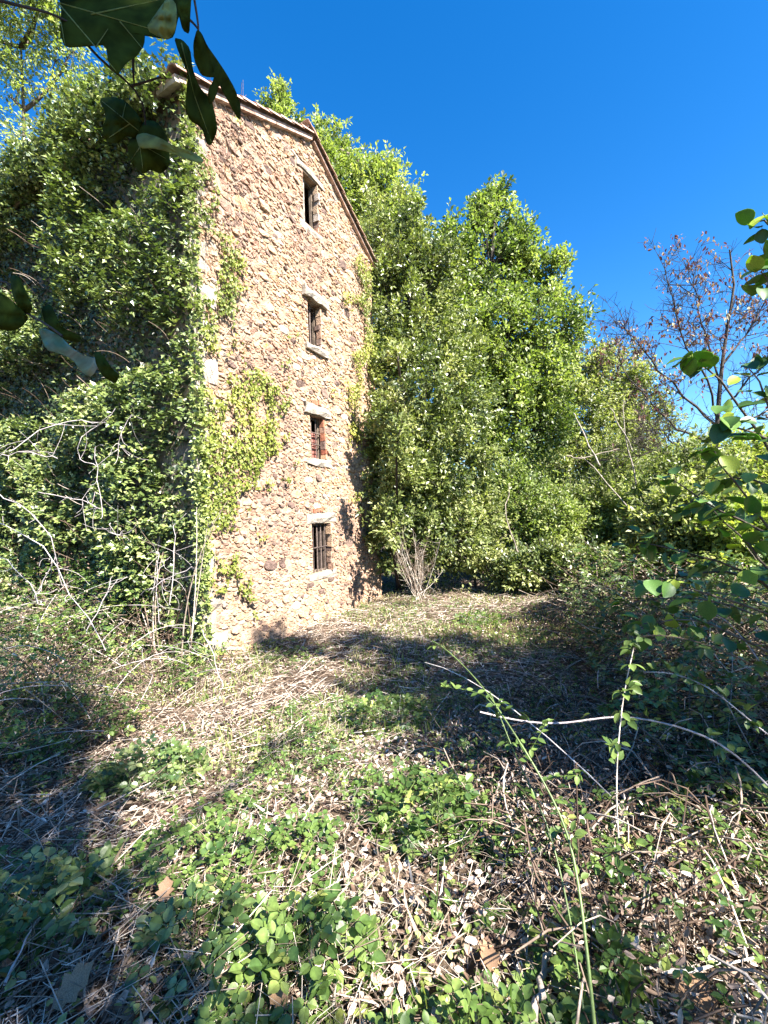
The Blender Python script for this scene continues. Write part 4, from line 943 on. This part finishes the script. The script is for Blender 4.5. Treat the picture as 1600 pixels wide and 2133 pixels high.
def put_leaf(me, parent, pos, d, n, size):
    d = Vector(unit(d)); n = Vector(unit(n)); x = d.cross(n).normalized(); n = x.cross(d)
    o = bpy.data.objects.new('leaf', me); COL.objects.link(o); o.parent = parent
    Mx = Matrix((x, d, n)).transposed().to_4x4()
    off = Vector((0, 0, 0)); p = parent
    while p is not None: off += p.location; p = p.parent
    o.matrix_local = Matrix.Translation(Vector(pos)-off) @ Mx @ Matrix.Scale(size, 4); return o
HZ = []
for t in (.2, .45, .62, .95):
    me = leaf_mesh(HAZ, mt=M['hazel']); tone_mesh(me, t); HZ.append(me)
BR = []
for t in (.35, .6, .85):
    me = leaf_mesh(BRM, mt=M['bramble']); tone_mesh(me, t); BR.append(me)
rl = random.Random(77)
def rv(): return np.array([rl.gauss(0, 1), rl.gauss(0, 1), rl.gauss(0, 1)])
# hazel at the right edge
hz = empty('hazel_shrub', (2.6, 1.2, float(ground_z(2.6, 1.2))), 'hazel branches with broad toothed green leaves reaching in from the right edge', 'shrub')
hp = [[(1700, 1500, 2.2), (1640, 1150, 2.1), (1560, 1040, 2.0), (1480, 930, 2.0)], [(1700, 1200, 2.1), (1620, 960, 2.0), (1500, 780, 2.0), (1430, 740, 2.0)], [(1720, 900, 2.1), (1660, 700, 2.0), (1600, 600, 1.9), (1590, 560, 1.9)],
      [(1690, 1300, 2.3), (1590, 1210, 2.1), (1450, 1150, 2.1), (1330, 1130, 2.1)], [(1700, 1350, 2.2), (1600, 1280, 2.1), (1500, 1240, 2.0), (1400, 1220, 2.0)], [(1700, 700, 2.0), (1650, 560, 1.9), (1610, 480, 1.9), (1570, 460, 1.9)],
      [(1700, 1060, 2.2), (1620, 900, 2.1), (1590, 820, 2.1), (1560, 760, 2.1)], [(1680, 1420, 2.3), (1560, 1330, 2.3), (1440, 1290, 2.3), (1340, 1300, 2.4)], [(1700, 1150, 1.9), (1620, 1120, 1.9), (1500, 1070, 1.95), (1400, 1000, 2.0)], [(1700, 1250, 2.6), (1600, 1200, 2.5), (1480, 1190, 2.5), (1360, 1210, 2.6)], [(1700, 1100, 2.5), (1600, 1000, 2.4), (1500, 990, 2.4), (1420, 1060, 2.5)], [(1700, 1350, 1.9), (1620, 1230, 1.9), (1560, 1130, 1.9), (1480, 1060, 2.0)], [(1700, 980, 1.9), (1640, 930, 1.8), (1570, 900, 1.8), (1500, 880, 1.8)], [(1700, 1380, 2.9), (1580, 1270, 2.8), (1420, 1240, 2.8), (1300, 1260, 2.9)]]
P = np.array([pxpath(l, 12) for l in hp]); P[:, 1:-1] += RNG.normal(0, .006, P[:, 1:-1].shape)
for q in P: tubes('branch', q[None], np.linspace(.009, .0022, 12)[None], M['bark'], hz, 5)
b_ = np.array([2.6, 1.2, float(ground_z(2.6, 1.2))]); tubes('stem', arcs(np.repeat(b_[None], len(P), 0)+RNG.normal(0, .05, (len(P), 3)), P[:, 0], 6, .05), np.linspace(.014, .009, 6)[None], M['bark'], hz, 6)
cnt = 0
for bi_ in range(len(P)):
    for k in range(3, 12):
        for rep in range(3):
            if rl.random() < .22: continue
            pos = P[bi_, k]+rv()*.03; dd = unit(P[bi_, k]-P[bi_, k-1])*.5+rv()*.55+np.array([0, 0, -.25]); nn = np.array([0, 0, 1.])+rv()*.42
            put_leaf(rl.choice(HZ[:3]) if rl.random() < .82 else HZ[3], hz, pos, dd, nn, rl.uniform(.055, .10)); cnt += 1
print('hazel leaves', cnt)
# green rose shoots in the foreground
def shoot(label, path, r0, r1, mt, nleaf, lsz, cat='bramble shoot', thorns=True, name='bramble_shoot', side=()):
    P = pxpath(path, 26); K = len(P)
    for _ in range(2): P[1:-1] = (P[:-2]+2*P[1:-1]+P[2:])/4
    root = empty(name, P[0], label, cat)
    tubes('cane', P[None], np.linspace(r0, r1, K)[None], mt, root, 8)
    for sd in side:
        Q = pxpath(sd, 9); tubes('side_cane', Q[None], np.linspace(r1*1.2, r1*.6, 9)[None], mt, root, 6)
        for k in range(2, 9):
            for s_ in (-1, 1): put_leaf(rl.choice(BR), root, Q[k], unit(rv()*.5+np.array([s_, 0, .2])), np.array([0, -.2, 1.])+rv()*.4, lsz*rl.uniform(.6, .9))
    if thorns:
        n = 70; i = RNG.integers(1, K-1, n); A = P[i]+(P[i+1]-P[i])*RNG.random((n, 1)) if K > 2 else P[i]; B = A+unit(RNG.normal(0, 1, (n, 3)))*.011; setp(tubes('thorns', np.stack([A, B], 1), np.array([[.0018, .0004]]), mt, root, 3), kind='stuff')
    for k in range(nleaf):
        i = rl.randint(int(K*.2), K-1); dd = rv()*.7+np.array([0, 0, .1]); nn = np.array([0, -.1, 1.])+rv()*.45; c = P[i]+unit(dd)*.012
        for a in (0, 65, -65):
            dv = Vector(unit(dd)); dv.rotate(Matrix.Rotation(rad(a), 3, Vector(unit(nn)))); put_leaf(rl.choice(BR), root, c+np.array(dv)*.014, np.array(dv), nn, lsz*(1 if a == 0 else .8)*rl.uniform(.8, 1.15))
    return root
shoot('tall thick green thorny shoot leaning left through the foreground', [(1240, 2150, 1.12), (1215, 1900, 1.25), (1190, 1740, 1.4), (1140, 1640, 1.5), (1080, 1540, 1.6), (1040, 1480, 1.7), (1000, 1420, 1.8), (930, 1350, 1.95), (900, 1335, 2.0)], .0052, .0018, M['green_cane'], 9, .036, side=[[(1100, 1570, 1.6), (1120, 1540, 1.6), (1140, 1500, 1.6)], [(1130, 1620, 1.55), (1170, 1620, 1.5), (1210, 1605, 1.5)], [(1040, 1480, 1.7), (1000, 1440, 1.75), (925, 1430, 1.8)]])
shoot('thinner green shoot running just left of the thick one', [(1215, 2100, 1.2), (1195, 1950, 1.3), (1165, 1800, 1.4), (1135, 1700, 1.5), (1075, 1580, 1.6), (1045, 1500, 1.7), (1020, 1440, 1.8)], .0034, .0016, M['green_cane'], 5, .036)
shoot('pale mauve thorny cane arching level over the shaded brambles at the right', [(1000, 1483, 2.2), (1080, 1503, 2.2), (1160, 1510, 2.15), (1220, 1500, 2.1), (1290, 1490, 2.1), (1360, 1500, 2.05), (1440, 1520, 2.0), (1530, 1560, 2.0), (1640, 1680, 1.9)], .0042, .0046, M['pale_cane'], 12, .052)
shoot('upright slender shoot with pale leaf trios, right of the green shoots', [(1310, 1900, 1.8), (1290, 1780, 1.8), (1282, 1640, 1.8), (1290, 1520, 1.85), (1300, 1440, 1.9), (1320, 1350, 1.9)], .0035, .002, M['straw'], 15, .05)
shoot('reddish dry upright stem between the green shoots and pale shoot', [(1222, 2040, 1.6), (1205, 1850, 1.6), (1203, 1700, 1.65), (1200, 1590, 1.65)], .0045, .002, M['dead_cane'], 4, .04)
shoot('thin green upright stem in the lower middle of the clearing', [(900, 2010, 1.6), (912, 1850, 1.6), (916, 1700, 1.65), (908, 1560, 1.7)], .0028, .0012, M['green_cane'], 7, .032)
shoot('bramble spray with whitish leaves at the right edge', [(1640, 1420, 1.9), (1560, 1380, 1.9), (1470, 1340, 1.95), (1380, 1320, 2.0), (1300, 1330, 2.1)], .003, .002, M['dead_cane'], 20, .05)
shoot('leafy bramble spray lying over the bramble mound', [(1640, 1560, 1.7), (1560, 1500, 1.8), (1480, 1430, 1.9), (1400, 1400, 2.0), (1340, 1400, 2.1)], .003, .002, M['pale_cane'], 16, .05)
for lab, pth in [('bramble spray arching out of the mound at the upper right of the thicket', [(1660, 1300, 2.6), (1560, 1240, 2.6), (1460, 1230, 2.7), (1370, 1260, 2.8), (1310, 1320, 2.9)]), ('bramble spray hanging in the middle of the right bank', [(1650, 1480, 2.4), (1560, 1420, 2.5), (1450, 1410, 2.6), (1370, 1440, 2.7)]),
                 ('bramble spray low at the right edge above the dry tangle', [(1650, 1700, 2.0), (1560, 1640, 2.1), (1460, 1620, 2.2), (1400, 1660, 2.3)]), ('short leafy bramble spray reaching left from the foot of the bank', [(1500, 1560, 2.7), (1420, 1480, 2.8), (1340, 1450, 2.9), (1260, 1470, 3.0)]),
                 ('bramble spray crossing the bank just under the hazel leaves', [(1650, 1230, 3.0), (1540, 1180, 3.0), (1420, 1190, 3.1), (1330, 1220, 3.2)])]:
    shoot(lab, pth, .0035, .002, M['dead_cane'], 26, .052, thorns=False)
# sticks and logs on the ground
def stick(label, pts2, r, mt, h=.03, name='fallen_stick'):
    Q = []
    for (px, py) in pts2:
        g_ = ground_at(px, py, -.1)
        for _ in range(8): g_ = ground_at(px, py, float(ground_z(g_[0], g_[1]))+h)
        Q.append(g_)
    Q = np.array(Q); s = np.linspace(0, len(Q)-1, 9); i = np.minimum(s.astype(int), len(Q)-2); f = (s-i)[:, None]; P = Q[i]*(1-f)+Q[i+1]*f; P[1:-1] += RNG.normal(0, r*.6, P[1:-1].shape)
    o = tubes(name, P[None], (np.linspace(1, .55, 9)*r*(1+.15*RNG.normal(0, 1, 9)))[None], mt, None, 8)
    o.data.transform(Matrix.Translation(-Vector(P[0]))); o.location = Vector(P[0])
    setp(o, label, 'stick', 'sticks lying on the clearing floor'); return o
stick('thick pale bleached branch at the bottom, right of centre', [(1110, 2140), (1125, 2040), (1150, 1965)], .012, M['pale_bark'], .10)
stick('pale forked side piece beside the bleached branch', [(1125, 2040), (1175, 1990)], .007, M['pale_bark'], .10)
stick('brown bark-covered stick sloping down in the lower middle', [(980, 1665), (1010, 1730), (1050, 1785)], .014, M['old_wood'], .09)
stick('long pale stick lying level below the shaded brambles', [(1175, 1855), (1260, 1868), (1350, 1870), (1480, 1845)], .006, M['straw'], .16)
stick('short pale stick lying across the lit litter left of centre', [(380, 1755), (430, 1748), (478, 1745)], .006, M['straw'], .06)
stick('thin stick just right of the short pale one', [(520, 1762), (560, 1752), (610, 1750)], .004, M['straw'], .05)
stick('broad pale stick at the left edge', [(-20, 1735), (50, 1700), (110, 1665)], .014, M['straw'], .04)
stick('orange broken piece of wood in the shaded tangle', [(1168, 1722), (1212, 1716)], .013, M['big_dry'], .14)
stick('pale chunk of branch in shade at the left edge', [(35, 1570), (85, 1564)], .02, M['pale_bark'], .05)
stick('long thin dark twig slanting at the bottom left', [(10, 2050), (70, 1925), (100, 1870)], .0035, M['pale_cane'], .12)
stick('reddish thin stick at the bottom right of centre', [(1300, 2040), (1390, 2075), (1470, 2110)], .006, M['dead_cane'], .08)
stick('pale dry stick among stems at the right', [(1380, 2030), (1470, 2010), (1570, 1995)], .006, M['straw'], .12)
# big dry leaves
BD = leaf_mesh([(0.02, 0), (.3, .1), (.22, .25), (.46, .4), (.28, .52), (.36, .7), (.15, .85), (.01, 1)], mt=M['big_dry'], curl=-.25)
for (px, py, sz, lab) in [(205, 1690, .12, 'curled orange-brown dead leaf left of centre'), (340, 1880, .08, 'small orange dead leaf in the lit gap at the lower left'), (1010, 2010, .11, 'orange dead leaf standing up at the bottom, right of centre'), (1170, 1700, .08, 'pale dead leaf in the shaded tangle'),
                      (1270, 2080, .1, 'cream dead leaf at the bottom right'), (110, 2100, .12, 'brown dead leaf in the bottom left corner'), (1000, 2000, .07, 'small cream dead leaf beside the upright orange one'), (600, 2090, .07, 'pale dead leaf at the bottom left of centre'), (1490, 2110, .12, 'brown dead leaf in the bottom right corner')]:
    g_ = ground_at(px, py, 0)
    for _ in range(8): g_ = ground_at(px, py, float(ground_z(g_[0], g_[1]))+.07)
    o = bpy.data.objects.new('dead_leaf', BD); COL.objects.link(o); d_ = Vector(unit(rv()*np.array([1, 1, .5]))); n_ = Vector(unit(np.array([0, -.4, 1])+rv()*.35)); x_ = d_.cross(n_).normalized(); n_ = x_.cross(d_)
    o.matrix_world = Matrix.Translation(Vector(g_)) @ Matrix((x_, d_, n_)).transposed().to_4x4() @ Matrix.Scale(sz, 4)
    setp(o, lab, 'dead leaf', 'big dead leaves on the ground')

# ------------------------------------------------------------------ overhanging near leaves, top left
fg = empty('overhanging_branch', at(90, -150, .9), 'dark lobed leaves on a branch hanging across the top left corner', 'branch')
def outline_leaf(name, pts2, d, mt, parent, bulge=.02, tilt=(0, 0), rv_=.5, thick=.0012, veins=()):
    """leaf blade traced as its silhouette, built at its own distance with curvature and thickness"""
    pts2 = np.array(pts2, float); c = pts2.mean(0); n = len(pts2)
    V = []; rings = 4
    ext = max(np.ptp(pts2[:, 0]), np.ptp(pts2[:, 1]))
    def dep(x, y): 
        q = (x-c[0])/ext; r_ = (y-c[1])/ext; return d*(1+tilt[0]*q+tilt[1]*r_)+bulge*(q*q+r_*r_)*4+.004*math.sin(q*17)+.003*math.sin(r_*21)
    # smooth the outline
    P = []
    for i in range(n):
        a, b = pts2[i], pts2[(i+1) % n]; P += [a*.82+b*.18, a*.5+b*.5, a*.18+b*.82]
    m = len(P)
    for k in range(rings):
        s_ = 1-k/rings
        for p in P: q = c+(p-c)*s_; V.append(at(q[0], q[1], dep(*q)))
    V.append(at(c[0], c[1], dep(*c)))
    fs = []
    for k in range(rings-1):
        for i in range(m): fs.append((k*m+i, k*m+(i+1) % m, (k+1)*m+(i+1) % m, (k+1)*m+i))
    for i in range(m): fs.append(((rings-1)*m+i, (rings-1)*m+(i+1) % m, rings*m))
    V = np.array(V); nn = len(V); V2 = V+CR@np.array([0, 0, -thick]); fs2 = [tuple(reversed([i+nn for i in f])) for f in fs]+[(i, i+nn, (i+1) % m+nn, (i+1) % m) for i in range(m)]
    p = Poly(); p.add(np.concatenate([V, V2]), fs+fs2, rv_); lf = p.build(name, mt, parent, True)
    for vn_ in veins:
        a, b = np.array(vn_[0], float), np.array(vn_[1], float); Q = np.array([at(*(a+(b-a)*t), dep(*(a+(b-a)*t))-.0006) for t in np.linspace(0, 1, 12)])
        tubes('vein', Q[None], np.linspace(.0011, .0004, 12)[None], M['fig_pale'], lf, 4)
    return lf
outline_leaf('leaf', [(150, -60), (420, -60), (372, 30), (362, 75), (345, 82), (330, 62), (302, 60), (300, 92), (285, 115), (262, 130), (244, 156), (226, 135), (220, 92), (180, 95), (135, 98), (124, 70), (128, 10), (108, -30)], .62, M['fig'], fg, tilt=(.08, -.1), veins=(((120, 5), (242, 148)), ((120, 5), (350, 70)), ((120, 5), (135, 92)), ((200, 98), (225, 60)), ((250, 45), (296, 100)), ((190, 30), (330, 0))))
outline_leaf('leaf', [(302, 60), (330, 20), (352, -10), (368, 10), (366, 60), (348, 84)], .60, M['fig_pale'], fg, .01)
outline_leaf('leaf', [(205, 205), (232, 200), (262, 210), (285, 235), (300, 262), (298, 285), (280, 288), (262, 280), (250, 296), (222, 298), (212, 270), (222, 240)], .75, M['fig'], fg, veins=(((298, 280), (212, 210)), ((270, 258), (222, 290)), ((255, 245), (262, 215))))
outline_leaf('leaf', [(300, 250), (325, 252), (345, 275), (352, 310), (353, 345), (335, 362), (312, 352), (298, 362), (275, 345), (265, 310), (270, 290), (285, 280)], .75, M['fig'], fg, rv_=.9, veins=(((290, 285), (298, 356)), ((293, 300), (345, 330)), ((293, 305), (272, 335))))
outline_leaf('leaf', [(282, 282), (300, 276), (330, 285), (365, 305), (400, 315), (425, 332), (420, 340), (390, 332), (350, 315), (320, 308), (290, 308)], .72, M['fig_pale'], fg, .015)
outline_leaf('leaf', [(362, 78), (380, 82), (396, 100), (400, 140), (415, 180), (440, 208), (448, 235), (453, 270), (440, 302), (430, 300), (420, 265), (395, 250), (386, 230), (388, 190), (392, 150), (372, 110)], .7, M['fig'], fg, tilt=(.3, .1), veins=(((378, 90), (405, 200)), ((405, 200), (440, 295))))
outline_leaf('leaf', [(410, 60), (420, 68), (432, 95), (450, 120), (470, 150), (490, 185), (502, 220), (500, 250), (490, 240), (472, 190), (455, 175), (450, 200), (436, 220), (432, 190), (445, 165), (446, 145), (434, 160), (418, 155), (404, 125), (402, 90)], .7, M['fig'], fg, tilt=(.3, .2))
outline_leaf('leaf', [(352, -40), (400, -40), (396, 30), (394, 70), (380, 62), (372, 30)], .66, M['fig'], fg)
outline_leaf('leaf', [(395, 100), (418, 148), (408, 125)], .69, M['glossy'], fg, .005)
bp_ = [[(-40, -10, .55), (40, 12, .58), (100, 24, .6), (150, 50, .62)], [(170, 80, .66), (205, 120, .68), (240, 150, .7), (275, 178, .72), (300, 215, .73), (303, 260, .74)], [(275, 178, .72), (300, 172, .72), (335, 160, .72)], [(398, -40, .68), (412, 40, .69), (414, 70, .69)], [(394, 40, .68), (405, 50, .69), (412, 60, .69)], [(278, 110, .7), (277, 150, .71), (280, 178, .72)]]
for l in bp_: tubes('twig', pxpath(l, 9)[None], np.linspace(.0022, .0012, 9)[None], M['dark_bark'], fg, 6)
bp2 = [[(90, -150, .9), (60, -80, .6), (100, 10, .62), (300, -60, .65), (400, -60, .68)]]
tubes('stem', np.array([pxpath(l, 14) for l in bp2]), .004, M['bark'], fg, 6)
fg2 = empty('overhanging_branch', at(-60, 620, .9), 'dark leaves and one glossy leaf with a painted bluish sky sheen poking in at the left edge', 'branch')
outline_leaf('leaf', [(20, 572), (40, 575), (55, 610), (68, 640), (60, 655), (40, 645), (25, 615)], .8, M['fig'], fg2)
outline_leaf('leaf', [(-40, 600), (10, 612), (50, 650), (60, 662), (40, 685), (10, 690), (-40, 670)], .8, M['fig'], fg2)
outline_leaf('leaf', [(85, 640), (105, 632), (118, 660), (120, 690), (140, 690), (170, 700), (165, 715), (130, 705), (95, 680)], .82, M['fig'], fg2)
outline_leaf('leaf', [(78, 683), (100, 686), (125, 700), (150, 725), (180, 742), (203, 745), (205, 762), (190, 785), (175, 780), (150, 748), (120, 735), (95, 728)], .78, M['glossy'], fg2, tilt=(.2, .2))
outline_leaf('leaf', [(195, 728), (215, 740), (235, 770), (250, 780), (240, 800), (215, 785), (200, 760)], .82, M['fig'], fg2)
for l in ([(-60, 620, .85), (30, 640, .83), (90, 670, .81), (130, 700, .8)], [(-60, 580, .9), (0, 585, .85), (25, 590, .82), (50, 640, .82)]): tubes('twig', pxpath(l, 9)[None], .002, M['dark_bark'], fg2, 6)
agg = {}
for o in COL.objects:
    if o.type == 'MESH':
        k = ((o.parent.name + '/') if o.parent else '') + o.name.split('.')[0]; k = k.split('.')[0] + '/' + o.name.split('.')[0]
        agg[k] = agg.get(k, 0) + len(o.data.loops) - 2*len(o.data.polygons)
print('tris', sum(agg.values())); print(sorted(agg.items(), key=lambda q: -q[1])[:24])
